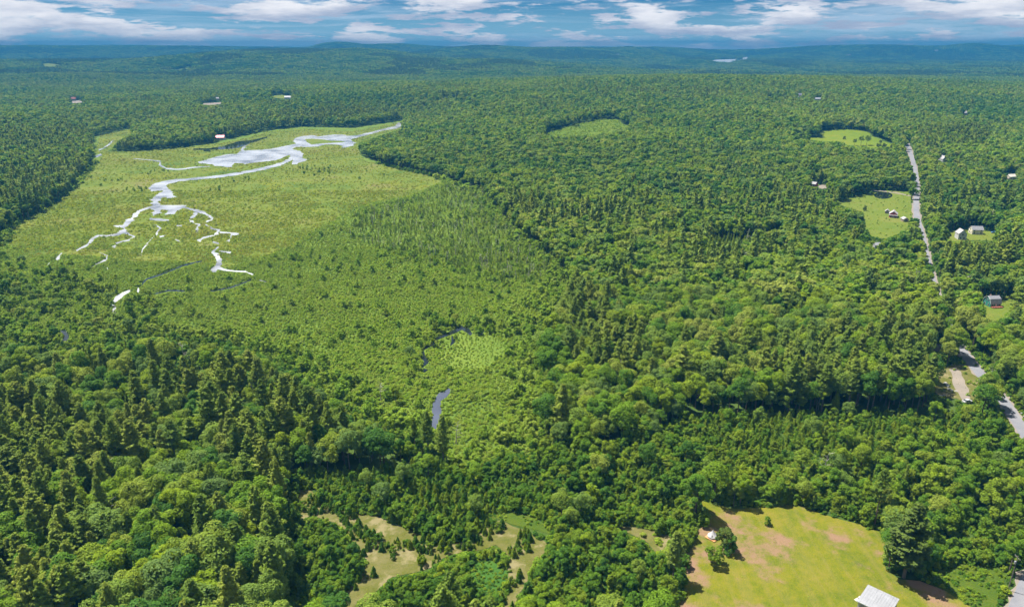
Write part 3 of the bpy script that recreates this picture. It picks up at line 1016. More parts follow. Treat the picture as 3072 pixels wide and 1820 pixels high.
def pine_crown(seed, Ht, Lmax, base, whorl, per, leaf_n, size, slim=1.0):
    rg = np.random.default_rng(seed)
    P, Nn, T = [], [], []
    z = base
    lop = rg.uniform(0, 6.28)
    while z < Ht - 0.3:
        t = (z - base) / (Ht - base)
        shape = min(1.0, 0.62 + 1.6 * t) * (1 - t) ** 0.78 + 0.04
        nb = max(4, int(per * rg.uniform(0.8, 1.2)))
        a0 = rg.uniform(0, 6.28)
        for k in range(nb):
            if rg.random() < 0.10:
                continue
            a = a0 + 6.283 * k / nb + rg.normal(0, 0.22)
            L = Lmax * slim * shape * rg.uniform(0.62, 1.2) * (1 + 0.16 * math.cos(a - lop))
            rise = 0.02 + 0.70 * t + rg.normal(0, 0.09)
            dirv = np.array([math.cos(a), math.sin(a), rise])
            side = np.array([-math.sin(a), math.cos(a), 0])
            m = max(4, int(leaf_n * (0.30 + L / Lmax)))
            s = 1 - (1 - 0.22) * rg.random(m) ** 1.1
            w = rg.normal(0, 0.19, m) * L * (1.25 - 0.85 * s)
            pos = np.array([0, 0, z]) + dirv * (s * L)[:, None] + side * w[:, None]
            pos[:, 2] += 0.20 * L * s ** 2 + rg.normal(0, 0.16, m) * min(1.0, L * .4)
            P.append(pos)
            nn = np.tile(np.array([math.cos(a) * 0.7, math.sin(a) * 0.7, 1.2]), (m, 1)) + side * (w / max(L, .1))[:, None]
            Nn.append(nn)
            T.append(np.tile(dirv * 0.7 + np.array([0, 0, 0.75]), (m, 1)) + side * (w * 2.2 / max(L, .1))[:, None])
        z += whorl * rg.uniform(0.75, 1.3) * (1.15 - 0.45 * t)
    m = 14
    P.append(np.stack([rg.normal(0, .15, m), rg.normal(0, .15, m), Ht - rg.uniform(0, 1.4, m)], 1))
    Nn.append(rg.normal(0, 1, (m, 3)))
    T.append(np.tile([0, 0, 1.0], (m, 1)))
    return leaf_faces(np.concatenate(P), np.concatenate(Nn), size, 1.9, 0.34, rg, np.concatenate(T))


def cone_crown(seed, Ht, Rb, base, nleaf, size, power=0.85, lump=0.18):
    rg = np.random.default_rng(seed)
    u = rg.random(nleaf)
    t = 1 - np.sqrt(u)                              # more leaves low down
    t = np.clip(t * 1.02, 0, 1)
    a = rg.uniform(0, 6.283, nleaf)
    ph = rg.uniform(0, 6.28, 3)
    tier = 0.5 + 0.5 * np.sin(t * Ht * 5.2 + ph[0])
    r = Rb * (1 - t) ** power * (1 + lump * np.sin(a * 3 + ph[1] + t * 9) + lump * np.sin(a * 5 + ph[2])) * (0.78 + 0.22 * tier) * rg.uniform(0.72, 1.06, nleaf)
    z = base + t * (Ht - base) - 0.18 * r
    P = np.stack([r * np.cos(a), r * np.sin(a), z], 1)
    Nn = np.stack([np.cos(a), np.sin(a), np.full(nleaf, 0.75)], 1)
    T = np.stack([np.cos(a), np.sin(a), np.full(nleaf, -0.25)], 1)
    return leaf_faces(P, Nn, size, 1.5, 0.40, rg, T)


PROTO_COL = {}
PROTO_TRUNK = {}


def proto_mesh(name, V, F, m):
    me = bpy.data.meshes.new(name)
    me.from_pydata(V.tolist(), [], F.tolist())
    me.materials.append(m)
    me.update()
    return me


def joined(name, leaf, lm, tr, tm):
    me = bpy.data.meshes.new(name)
    V = leaf[0].tolist()
    F = leaf[1].tolist()
    b, nf = len(V), len(F)
    if tr is not None:
        V += [tuple(v) for v in tr.v]
        F += [tuple(b + i for i in f) for f in tr.f]
    me.from_pydata(V, [], F)
    me.materials.append(lm)
    me.materials.append(tm)
    mi = np.zeros(len(F), np.int32)
    mi[nf:] = 1
    me.polygons.foreach_set('material_index', mi)
    me.update()
    return me


KIND = {}        # kind -> {'near': [(crown mesh, trunk mesh, joined mesh)], 'mid': [...], 'far': [...], 'h': model height}


def make_kind(kind, h, near, mid, far, lmats):
    d = {'h': h, 'near': [], 'mid': [], 'far': []}
    for lod, specs in (('near', near), ('mid', mid), ('far', far)):
        for i, (leaf, tr) in enumerate(specs):
            lm = lmats[i % len(lmats)]
            j = joined(f'{kind}_{lod}_{i:02d}', leaf, lm, tr, M_BARK)
            cm = tm = None
            if lod == 'near':
                cm = proto_mesh(f'{kind}_crown', leaf[0], leaf[1], lm)
                if tr is not None:
                    tm = bpy.data.meshes.new(f'{kind}_trunk')
                    tm.from_pydata([tuple(v) for v in tr.v], [], tr.f)
                    tm.materials.append(M_BARK)
                    tm.update()
            d[lod].append((cm, tm, j))
    KIND[kind] = d


BL = [L_BROAD, L_BROAD, L_PALE, L_BROAD, L_BROAD, L_PALE]
make_kind('broadleaf_tree', 15.0,
          [(broad_crown(100 + i, 15, 3.7 + .3 * (i % 3), (3.6, 5.6, 5.0, 6.2, 4.6, 5.8)[i], 28 + 5 * i, 5600, 0.355), trunk_mesh(i, 13, .26, 5, 4.5, 3.2)) for i in range(6)],
          [(broad_crown(120 + i, 15, 3.9 + .3 * (i % 3), (4.6, 6.0, 5.2, 6.4, 4.8, 5.8)[i], 18, 680, 1.0, 1, 0.45), trunk_mesh(i, 12, .26, 2, 4.5, 3, 4)) for i in range(6)],
          [(broad_crown(140 + i, 15, 4.6 + .3 * (i % 2), 6.4, 10, 150, 1.9, 1.1, 0.3), None) for i in range(6)], BL)
make_kind('pine_tree', 23.0,
          [(pine_crown(200 + i, 23, 4.2 + .3 * (i % 3), (5.0, 6.5, 8.0, 10.5, 6.0, 12.0)[i], 0.85, 8, 46, 0.37), trunk_mesh(50 + i, 23, .34, 4, 5, 1.6)) for i in range(6)],
          [(pine_crown(220 + i, 23, 4.2, 7, 1.6, 6, 11, 1.0), trunk_mesh(50 + i, 23, .34, 0, 5, 2, 4)) for i in range(5)],
          [(pine_crown(240 + i, 22, 4.3, 8, 3.0, 5, 4, 2.2), None) for i in range(4)], [L_PINE])
make_kind('fir_tree', 13.0,
          [(cone_crown(300 + i, 13, 2.1 + .2 * i, 1.2, 3400, 0.34), trunk_mesh(70 + i, 12, .17, 0, 2, 1)) for i in range(4)],
          [(cone_crown(320 + i, 13, 2.3, 1.0, 420, 0.95), trunk_mesh(70 + i, 12, .17, 0, 2, 1, 4)) for i in range(3)],
          [(cone_crown(340 + i, 13, 2.5, 1.0, 70, 2.0), None) for i in range(3)], [L_FIR])
make_kind('larch_tree', 6.5,
          [(cone_crown(360 + i, 6.5, 1.0 + .12 * i, 0.8, 420, 0.34), trunk_mesh(90 + i, 6.2, .09, 0, 1, .5, 4)) for i in range(3)],
          [(cone_crown(370 + i, 6.5, 1.1, 0.8, 90, 0.75), trunk_mesh(90 + i, 6.2, .09, 0, 1, .5, 3)) for i in range(3)],
          [(cone_crown(380 + i, 6.5, 1.25, 0.8, 28, 1.3), None) for i in range(3)], [L_LARCH])
make_kind('swamp_willow', 5.0,
          [(broad_crown(460 + i, 5 + .5 * (i % 3), 2.1 + .2 * (i % 2), -1.6, 22, 1300, 0.38, 0.95), None) for i in range(4)],
          [(broad_crown(470 + i, 5, 2.2, -1.4, 14, 260, 0.8), None) for i in range(4)],
          [(broad_crown(480 + i, 5, 2.3, -1.4, 8, 50, 1.6), None) for i in range(3)], [L_WILLOW])
make_kind('young_tree', 6.0,
          [(broad_crown(400 + i, 6 + .5 * (i % 3), 2.0 + .2 * (i % 2), -1.6, 26, 2100, 0.30, 0.95), None) for i in range(6)],
          [(broad_crown(420 + i, 6, 2.1, -1.6, 16, 300, 0.8), None) for i in range(4)],
          [(broad_crown(440 + i, 6, 2.3, -1.6, 8, 50, 1.7), None) for i in range(3)], [L_YOUNG, L_YOUNG, L_BROAD, L_YOUNG])
make_kind('young_pine', 4.2,
          [(cone_crown(500 + i, 4.2, 1.25 + .15 * (i % 3), 0.05, 900, 0.30, 0.62, 0.15), None) for i in range(5)],
          [(cone_crown(520 + i, 4.2, 1.4, 0.05, 170, 0.65, 0.62), None) for i in range(3)],
          [(cone_crown(540 + i, 4.2, 1.5, 0.05, 40, 1.2, 0.62), None) for i in range(3)], [L_YOUNG, L_FIR])
make_kind('shrub', 2.4,
          [(broad_crown(600 + i, 2.2 + .3 * (i % 3), 1.6, -0.9, 16, 700, 0.32, 1, 1.1), None) for i in range(5)],
          [(broad_crown(620 + i, 2.4, 1.65, -0.9, 11, 120, 0.72, 1, 1.2), None) for i in range(5)],
          [(broad_crown(640 + i, 2.4, 1.8, -0.9, 7, 34, 1.15, 1, 1.3), None) for i in range(4)], [L_SHRUB])


def tuft(seed, n, size, rad, ht):
    rg = np.random.default_rng(seed)
    P = np.stack([rg.normal(0, rad, n), rg.normal(0, rad, n), rg.uniform(0.05, ht, n)], 1)
    Nn = np.stack([rg.normal(0, 1, n), rg.normal(0, 1, n), rg.uniform(0.3, 1.2, n)], 1)
    return leaf_faces(P, Nn, size, 1.3, 0.3, rg)


make_kind('bush', 1.8,
          [(broad_crown(660 + i, 1.8, 1.3, -0.7, 14, 520, 0.30, 1, 0.8), None) for i in range(4)],
          [(broad_crown(670 + i, 1.8, 1.4, -0.7, 10, 90, 0.66, 1, .9), None) for i in range(3)],
          [(broad_crown(680 + i, 1.8, 1.5, -0.7, 7, 30, 1.1, 1, 1), None) for i in range(3)], [L_YOUNG, L_BROAD])
make_kind('marsh_tuft', 0.6, [(tuft(700 + i, 40, 0.5, 0.9, 0.7), None) for i in range(3)],
          [(tuft(720 + i, 14, 0.9, 1.0, 0.7), None) for i in range(3)], [(tuft(740 + i, 7, 1.3, 1.1, 0.7), None) for i in range(3)], [L_MARSH])


L_GRASS = leaf_mat('field_grass_blades', [(0.120, 0.150, 0.012), (0.170, 0.185, 0.014), (0.220, 0.205, 0.022), (0.255, 0.215, 0.055)], region=0.05, transl=0.4)
make_kind('grass_tuft', 0.35, [(tuft(760 + i, 26, 0.26, 0.36, 0.3), None) for i in range(4)],
          [(tuft(770 + i, 10, 0.6, 0.7, 0.35), None) for i in range(3)], [(tuft(780 + i, 6, 1.2, 1.1, 0.4), None) for i in range(3)], [L_GRASS])


def snag(seed, Ht, n=5):
    rg = random.Random(seed)
    mb = MB()
    top = Vector((rg.gauss(0, .03) * Ht, rg.gauss(0, .03) * Ht, Ht))
    mid = Vector((rg.gauss(0, .01) * Ht, rg.gauss(0, .01) * Ht, Ht * .5))
    mb.tube((0, 0, -.3), mid, .17, .11, n)
    mb.tube(mid, top, .11, .03, n)
    for k in range(16):
        z = Ht * rg.uniform(.3, .97)
        a = rg.uniform(0, 6.28)
        L = (Ht - z) * .22 + rg.uniform(.5, 1.5)
        q = mid * (z / (Ht * .5)) if z < Ht * .5 else mid + (top - mid) * ((z - Ht * .5) / (Ht * .5))
        mb.tube(q, q + Vector((math.cos(a) * L, math.sin(a) * L, L * rg.uniform(.1, .6))), .045, .012, 3)
    return mb


SNAGS = []
for i in range(4):
    mb = snag(i, 11)
    me = bpy.data.meshes.new(f'dead_tree_{i:02d}')
    me.from_pydata([tuple(v) for v in mb.v], [], mb.f)
    me.materials.append(M_DEAD)
    me.update()
    SNAGS.append(me)

# canopy of the far hills: pieces of woodland, seen only as texture
FARW = []
for i in range(10):
    rg = np.random.default_rng(800 + i)
    Vs, Fs, mi, b = [], [], [], 0
    for gx in range(6):
        for gy in range(6):
            x, y = (gx - 2.5) * 6.4 + rg.normal(0, 1.3), (gy - 2.5) * 6.4 + rg.normal(0, 1.3)
            s = rg.uniform(0.75, 1.2)
            con = rg.random() < (0.80 if i % 3 == 0 else 0.08)
            lf = cone_crown(int(rg.integers(1e6)), 18, 3.2, 4, 14, 3.6) if con else broad_crown(int(rg.integers(1e6)), 15, 4.8, 6.8, 7, 28, 3.2, 1.1, 0.3)
            Vs.append(lf[0] * s + np.array([x, y, rg.normal(0, .8)]))
            Fs.append(lf[1] + b)
            mi += [1 if con else 0] * len(lf[1])
            b += len(lf[0])
    me = bpy.data.meshes.new(f'far_woodland_{i:02d}')
    me.from_pydata(np.concatenate(Vs).tolist(), [], np.concatenate(Fs).tolist())
    me.materials.append(L_BROAD)
    me.materials.append(L_DPINE)
    me.polygons.foreach_set('material_index', np.array(mi, np.int32))
    me.update()
    FARW.append(me)


def scatter_group():
    g = bpy.data.node_groups.new('scatter', 'GeometryNodeTree')
    g.interface.new_socket('Geometry', in_out='INPUT', socket_type='NodeSocketGeometry')
    g.interface.new_socket('Models', in_out='INPUT', socket_type='NodeSocketCollection')
    g.interface.new_socket('Geometry', in_out='OUTPUT', socket_type='NodeSocketGeometry')
    nd, lk = g.nodes, g.links
    gi, go = nd.new('NodeGroupInput'), nd.new('NodeGroupOutput')
    ci = nd.new('GeometryNodeCollectionInfo')
    ci.inputs['Separate Children'].default_value = True
    ci.inputs['Reset Children'].default_value = True
    lk.new(gi.outputs['Models'], ci.inputs['Collection'])

    def attr(name, typ):
        a = nd.new('GeometryNodeInputNamedAttribute')
        a.data_type = typ
        a.inputs['Name'].default_value = name
        return a.outputs['Attribute']
    iop = nd.new('GeometryNodeInstanceOnPoints')
    iop.inputs['Pick Instance'].default_value = True
    m2p = nd.new('GeometryNodeMeshToPoints')
    lk.new(gi.outputs['Geometry'], m2p.inputs['Mesh'])
    lk.new(m2p.outputs['Points'], iop.inputs['Points'])
    lk.new(ci.outputs[0], iop.inputs['Instance'])
    lk.new(attr('model', 'INT'), iop.inputs['Instance Index'])
    lk.new(attr('spin', 'FLOAT_VECTOR'), iop.inputs['Rotation'])
    lk.new(attr('size', 'FLOAT_VECTOR'), iop.inputs['Scale'])
    lk.new(iop.outputs['Instances'], go.inputs['Geometry'])
    return g


SCATTER = scatter_group()


def scatter_obj(name, P, model, spin, size, meshes, label, cat):
    """one object of kind stuff that plants the models at the given points"""
    if len(P) == 0:
        return None
    coll = bpy.data.collections.new(name + '_models')
    for i, me in enumerate(meshes):
        coll.objects.link(bpy.data.objects.new(f'{name}_model_{i:03d}', me))
    me = bpy.data.meshes.new(name)
    me.vertices.add(len(P))
    me.vertices.foreach_set('co', np.asarray(P, np.float32).ravel())
    a = me.attributes.new('model', 'INT', 'POINT')
    a.data.foreach_set('value', np.asarray(model, np.int32))
    a = me.attributes.new('spin', 'FLOAT_VECTOR', 'POINT')
    sv = np.zeros((len(P), 3), np.float32)
    sv[:, 2] = spin
    a.data.foreach_set('vector', sv.ravel())
    a = me.attributes.new('size', 'FLOAT_VECTOR', 'POINT')
    a.data.foreach_set('vector', np.asarray(size, np.float32).ravel())
    me.update()
    o = bpy.data.objects.new(name, me)
    COL.objects.link(o)
    md = o.modifiers.new('scatter', 'NODES')
    md.node_group = SCATTER
    for it in SCATTER.interface.items_tree:
        if it.name == 'Models':
            md[it.identifier] = coll
    tag(o, label, cat, kind='stuff')
    return o


# ------------------------------------------------------------------ where things grow
def frustum_grid(spacing, y0, y1, mu=0.10, mv=260, seed=0, top=None):
    """jittered points on the land that fall in the picture or just beside it"""
    rg = np.random.default_rng(seed)
    ys = np.arange(y0, y1, spacing * 0.88)
    out = []
    for j, y in enumerate(ys):
        half = (1536 * (1 + mu)) / FPX * (y * CP + H * SP) + 8
        xs = np.arange(-half, half, spacing) + (0.5 * spacing if j % 2 else 0)
        out.append(np.stack([xs, np.full(len(xs), y)], 1))
    P = np.concatenate(out)
    P += rg.uniform(-0.42, 0.42, P.shape) * spacing
    u, v, d = project(P[:, 0], P[:, 1], np.zeros(len(P)))
    k = (v < 1820 + mv) & (np.abs(u - 1536) < 1536 * (1 + mu) + 60)
    return P[k]


REG = {}


def region(name, px):
    REG.setdefault(name, []).append(ground_poly(D(px)))


region('young', [(720, 1165), (900, 1150), (1110, 1135), (1220, 1140), (1300, 1080), (1450, 1120), (1560, 1060), (1700, 1020), (1900, 1015), (2250, 1015), (2380, 1010), (2450, 1040), (2505, 1100),
                 (2580, 1200), (2560, 1300), (2500, 1380), (2300, 1395), (2172, 1310), (2000, 1240), (1700, 1220), (1680, 1560), (690, 1560), (690, 1300)])
region('pinyoung', [(720, 1165), (900, 1150), (1110, 1135), (1240, 1200), (1250, 1270), (1180, 1300), (1090, 1335), (1000, 1300), (900, 1262), (780, 1225), (720, 1195)])
region('pinyoung', [(1700, 1030), (1900, 1025), (2200, 1020), (2200, 1060), (1900, 1110), (1700, 1100)])
region('tallyoung', [(1410, 1010), (1560, 930), (1700, 1020), (1560, 1080), (1450, 1130), (1480, 1230), (1700, 1230), (1700, 1180), (1900, 1190), (2100, 1200), (2250, 1120), (2505, 1080), (2560, 1250), (2400, 1330), (2250, 1330), (2172, 1300), (2000, 1240), (1700, 1215), (1430, 1250), (1420, 1120)])
region('pine7', [(-150, 1010), (200, 1050), (330, 1150), (260, 1300), (220, 1600), (-150, 1600)])
region('pine4', [(560, 1010), (760, 965), (930, 1010), (1115, 1010), (1115, 1125), (720, 1160), (700, 1600), (440, 1600), (540, 1250)])
region('fir6', [(-60, 800), (300, 800), (520, 790), (640, 900), (520, 970), (200, 1020), (-80, 1000)])
region('pine5', [(1900, 885), (2230, 830), (2300, 870), (2260, 1000), (1900, 1010), (1720, 930)])
region('pine9', [(2300, 650), (2480, 622), (2492, 688), (2300, 700)])
region('pine7', [(1235, 720), (1330, 700), (1490, 780), (1500, 835), (1310, 835)])
region('pine7', [(1380, 850), (1580, 880), (1570, 970), (1390, 935)])
region('pine7', [(262, 366), (540, 352), (560, 312), (700, 285), (950, 280), (980, 296), (740, 316), (600, 340), (300, 372)])
region('pine4', [(-40, 300), (230, 330), (240, 400), (150, 490), (30, 555), (-60, 560)])
region('pine5', [(2235, 330), (2420, 330), (2400, 380), (2260, 380)])
region('pine5', [(2240, 480), (2290, 470), (2300, 560), (2250, 570)])
region('spruce', [(1730, 585), (1900, 580), (1920, 620), (1750, 640)])
region('snagwood', [(880, 505), (1085, 445), (1180, 470), (1240, 540), (1330, 620), (1400, 690), (1230, 700), (1000, 640), (850, 580)])
region('willow', [(-60, 680), (60, 650), (240, 700), (380, 740), (420, 800), (100, 860), (-60, 810)])
region('willow', [(1020, 800), (1200, 780), (1235, 830), (1065, 850), (1020, 950), (960, 1000), (990, 880)])
region('sedge', [(1065, 850), (1110, 815), (1200, 820), (1250, 850), (1190, 900), (1100, 910)])
region('marshy', [(0, 0), (1, 0), (1, 1)])

OPEN_ALL = list(OPEN)
elev = lambda poly: float(np.mean(hgt(np.asarray(poly)[:, 0], np.asarray(poly)[:, 1])))
roadpoly = []
T_ = np.gradient(ROADC, axis=0)
T_ /= np.linalg.norm(T_, axis=1)[:, None]
N_ = np.stack([-T_[:, 1], T_[:, 0]], 1)


def road_piece(a, b, w):
    q = ROADC[int(a * 6):b * 6 + 1]
    n = N_[int(a * 6):b * 6 + 1]
    return np.concatenate([q + n * w, (q - n * w)[::-1]])


SIGHT = [(p, elev(p)) for p in OPEN]                         # places the photo lets one see: nothing may stand in the line of sight
for a, b, w in ((0, 11, 2.9), (15.5, 17, 2.6), (18, 20, 3.4), (24, 27, 4.0)):
    p = road_piece(a, b, w)
    SIGHT.append((p, elev(p)))
SIGHT.append((road_piece(0, 1, 3), elev(road_piece(0, 1, 3))))
DRVP = np.concatenate([DRV + [0, 2], (DRV - [0, 2])[::-1]])
SIGHT.append((DRVP, elev(DRVP)))
SIGHT_W = [(w, 0.1) for w in WATER]
SIGHT_M = [(MARSH, 0.1)]
SIGHT_L = [(LAKE, LAKE_Z + 0.5)]
HOUSE_SIGHT = []


def clear_frac(P, z0, ht, polys):
    """share of each plant's height that stays out of the line of sight to the given places"""
    ok = np.ones(len(P))
    for f in (1.0, 0.85, 0.65, 0.45, 0.25, 0.0):
        top = z0 + ht * f
        for poly, ze in polys:
            k = (H - ze) / np.maximum(H - top, 1.0)
            Q = P * k[:, None]
            hitm = inside(Q, poly)
            if f == 0.0:
                ok[hitm] = 0
            else:
                ok[hitm] = np.minimum(ok[hitm], {1.0: .85, .85: .65, .65: .45, .45: .25, .25: .1}[f])
    return ok


def in_reg(P, name):
    m = np.zeros(len(P), bool)
    for poly in REG[name]:
        m |= inside(P, poly)
    return m


PLANTS = {k: [] for k in list(KIND) + ['dead_tree']}      # kind -> list of arrays x,y,z,scale_xy,scale_z


def plant(kind, P, s, sz=None):
    if len(P) == 0:
        return
    z = hgt(P[:, 0], P[:, 1])
    sz = s if sz is None else sz
    PLANTS[kind].append(np.column_stack([P, z, s, sz]))


# special trees and houses are placed first so that the wood can leave room for them
KEEP_OUT = []      # (x, y, radius)


def base_top(bx, by, ty):
    """ground point at a photo pixel and the height that reaches the photo row ty above it"""
    x, y = hit(bx, by)
    z = float(hgt(x, y))
    h = 0.5
    while h < 60:
        u, v, d = project(np.array(x), np.array(y), np.array(z + h))
        if v <= ty:
            break
        h += 0.1
    return x, y, z, h

# ------------------------------------------------------------------ buildings and small things
M_WHITE = mat('white_paint', (0.46, 0.46, 0.45), 0.6, 0.3, vary=0.10)
M_WROOF = mat('white_metal_roof', (0.255, 0.26, 0.275), 0.5, 0.3, vary=0.16, vscale=0.5)
M_GREY = mat('grey_shingle', (0.20, 0.20, 0.215), 0.85, 0.2, vary=0.25, vscale=3)
M_LGREY = mat('light_grey_shingle', (0.32, 0.31, 0.31), 0.85, 0.2, vary=0.2, vscale=3)
M_TEAL = mat('teal_green_siding', (0.035, 0.19, 0.155), 0.6, 0.3, vary=0.12, vscale=2)
M_TRIM = mat('pale_trim', (0.55, 0.60, 0.56), 0.6, 0.3)
M_CREAM = mat('cream_siding', (0.62, 0.56, 0.44), 0.7, 0.25, vary=0.06)
M_RED = mat('barn_red_siding', (0.28, 0.028, 0.026), 0.7, 0.25, vary=0.15)
M_REDROOF = mat('red_metal_roof', (0.70, 0.035, 0.07), 0.45, 0.4, vary=0.08)
M_WOOD = mat('weathered_wood', (0.27, 0.22, 0.17), 0.85, 0.15, vary=0.25, vscale=4)
M_DECK = mat('reddish_deck_boards', (0.34, 0.12, 0.075), 0.8, 0.2, vary=0.3, vscale=4)
M_PLAT = mat('new_orange_lumber', (0.56, 0.27, 0.11), 0.8, 0.2, vary=0.15, vscale=6)
M_CANVAS = mat('white_canvas', (0.40, 0.395, 0.40), 0.85, 0.15, vary=0.06, vscale=3)
M_PANE = mat('dark_window_glass', (0.03, 0.04, 0.05), 0.15, 0.6)
M_BRICK = mat('chimney_brick', (0.30, 0.20, 0.16), 0.9, 0.1, vary=0.2, vscale=8)
M_BLACK = mat('black_plastic', (0.014, 0.014, 0.016), 0.5, 0.4)
M_LID = mat('grey_plastic_lid', (0.42, 0.41, 0.44), 0.5, 0.4)
M_CONC = mat('pale_concrete', (0.45, 0.43, 0.38), 0.9, 0.15, vary=0.15, vscale=4)
M_POLE = mat('weathered_pole_wood', (0.16, 0.14, 0.12), 0.9, 0.1, vary=0.2)
M_METAL = mat('galvanised_metal', (0.45, 0.46, 0.47), 0.45, 0.5, metal=0.5)
M_CARW = mat('white_car_paint', (0.45, 0.45, 0.45), 0.25, 0.5)
M_CARB = mat('blue_car_paint', (0.10, 0.26, 0.45), 0.25, 0.5)
M_TYRE = mat('tyre_rubber', (0.02, 0.02, 0.02), 0.9, 0.1)
M_ROCK = mat('pale_fieldstone', (0.34, 0.33, 0.31), 0.9, 0.15, vary=0.25, vscale=2, bump=0.5)
M_RUST = mat('rust_red_roof', (0.30, 0.10, 0.07), 0.7, 0.2, vary=0.2)


def house(name, label, cat, px, rz, L, W, wh, prof, wallm, roofm, wins=(), door=None, chimney=None, over=0.35, th=0.16, sight=True, sink=0.15, dz=0.0, xy=None, group=None, base=True):
    x, y = hit(*px) if xy is None else xy
    z = float(hgt(x, y)) - sink + dz
    root = empty(name, (x, y, z), rz)
    tag(root, label, cat, group)
    mb = MB()
    out = [(-W / 2, 0), (W / 2, 0)] + [(p[0], p[1]) for p in prof[::-1]]
    mb.prism(out, -L / 2, L / 2)
    mb.build('wall', wallm, root)
    rb = MB()
    for (y0, z0), (y1, z1) in zip(prof[:-1], prof[1:]):
        d = Vector((y1 - y0, z1 - z0))
        d.normalize()
        n = Vector((-d.y, d.x))
        if n.y < 0:
            n = -n
        e0 = d * (-over if (y0, z0) == tuple(prof[0]) else 0)
        e1 = d * (over if (y1, z1) == tuple(prof[-1]) else 0)
        a, b = Vector((y0, z0)) + e0 + n * 0.01, Vector((y1, z1)) + e1 + n * 0.01
        rb.prism([tuple(a), tuple(b), tuple(b + n * th), tuple(a + n * th)], -L / 2 - over * .8, L / 2 + over * .8)
    roof = rb.build('roof', roofm, root)
    if chimney:
        cx_, cy_, ch = chimney
        MB().box((cx_, cy_, ch / 2 + wh), (.7, .7, ch)).build('chimney', M_BRICK, roof)
    for side, c, zc, w, h in wins:
        fr, pn = MB(), MB()
        if side in 'ns':
            s = 1 if side == 'n' else -1
            fr.box((c, s * (W / 2 + .02), zc), (w + .22, .08, h + .22))
            pn.box((c, s * (W / 2 + .05), zc), (w, .08, h))
        else:
            s = 1 if side == 'e' else -1
            fr.box((s * (L / 2 + .02), c, zc), (.08, w + .22, h + .22))
            pn.box((s * (L / 2 + .05), c, zc), (.08, w, h))
        wn_ = fr.build('window', M_WHITE, root)
        pn.build('pane', M_PANE, wn_)
    if door:
        side, c, m = door
        if side in 'ns':
            s = 1 if side == 'n' else -1
            MB().box((c, s * (W / 2 + .03), 1.05 + sink), (1.0, .1, 2.1)).build('door', m, root)
        else:
            s = 1 if side == 'e' else -1
            MB().box((s * (L / 2 + .03), c, 1.05 + sink), (.1, 1.0, 2.1)).build('door', m, root)
    r = 0.5 * math.hypot(L, W)
    KEEP_OUT.append((x, y, r + 3.5))
    if sight:
        # leave the view of the house open
        ca, sa = math.cos(rz), math.sin(rz)
        q = np.array([(x + ca * a - sa * b, y + sa * a + ca * b) for a, b in ((-L / 2 - 1, -W / 2 - 1), (L / 2 + 1, -W / 2 - 1), (L / 2 + 1, W / 2 + 1), (-L / 2 - 1, W / 2 + 1))])
        HOUSE_SIGHT.append((q, z + 0.6))
        HOUSE_SIGHT.append((q, z + wh * 0.9))
    return root


def gable(W, wh, rh):
    return [(-W / 2, wh), (0, wh + rh), (W / 2, wh)]


# white shed at the lower edge
za = float(hgt(*hit(2640, 1790)))
A3, B3, C3 = (np.array(flat(*p)) for p in ((2604, 1752.6, za + 3.3), (2698.5, 1796.6, za + 3.3), (2583, 1808.4, za + 2.7)))
ex = (B3 - A3) / np.linalg.norm(B3 - A3)
ey = np.array([-ex[1], ex[0]])
depth_ = abs((C3 - A3) @ ey)
Ls = float(np.linalg.norm(B3 - A3))
rzs = math.atan2(ex[1], ex[0])
ctr = A3 + ex * Ls / 2 - ey * depth_ * 0.5
shed = empty('white_shed', (ctr[0], ctr[1], za), rzs)
tag(shed, 'white metal-roofed shed at the bottom edge of the mown field', 'shed')
dh = depth_ / 2
MB().prism([(-dh + .3, 0), (dh - .25, 0), (dh - .25, 3.12), (-dh + .3, 2.6)], -Ls / 2 + .3, Ls / 2 - .3).build('wall', M_WHITE, shed)
sroof = MB().prism([(-dh, 2.68), (dh, 3.28), (dh, 3.40), (-dh, 2.80)], -Ls / 2, Ls / 2).build('roof', M_WROOF, shed)
for k in range(1, 12):
    xx = -Ls / 2 + Ls * k / 12
    MB().prism([(-dh + .01, 2.801), (dh - .01, 3.401), (dh - .01, 3.46), (-dh + .01, 2.86)], xx - .045, xx + .045).build('roof_seam', M_WROOF, sroof)
MB().prism([(-dh - .02, 2.62), (-dh, 2.62), (-dh, 2.83), (-dh - .02, 2.83)], -Ls / 2, Ls / 2).build('fascia', M_TRIM, sroof)
MB().box((-Ls / 4, -dh + .28, 1.1), (2.2, .08, 2.2)).build('door', M_LGREY, shed)
KEEP_OUT.append((ctr[0], ctr[1], Ls * .7))
# black barrel on a slab beside it
bx, by = hit(2580.5, 1803)
bz = float(hgt(bx, by)) + 0.12
pad = MB().box((0, 0, .06), (2.1, 1.9, .16), .5).build('concrete_slab', M_CONC)
pad.location = (bx - .15, by + .25, bz)
tag(pad, 'small pale concrete slab under the black barrel', 'slab')
bar = empty('rain_barrel', (bx, by, bz + .14))
tag(bar, 'black barrel with a grey lid at the left corner of the white shed', 'barrel')
MB().lathe((0, 0, 0), [(.58, 0), (.64, .3), (.66, .6), (.62, 1.0), (.6, 1.05)], 18).build('drum', M_BLACK, bar, True)
lid = MB().lathe((0, 0, 1.05), [(.66, 0), (.66, .08), (.5, .13), (.1, .15)], 18).build('lid', M_LID, bar)
MB().lathe((0, 0, 1.19), [(.12, 0), (.12, .06)], 10).build('knob', M_BLACK, lid)

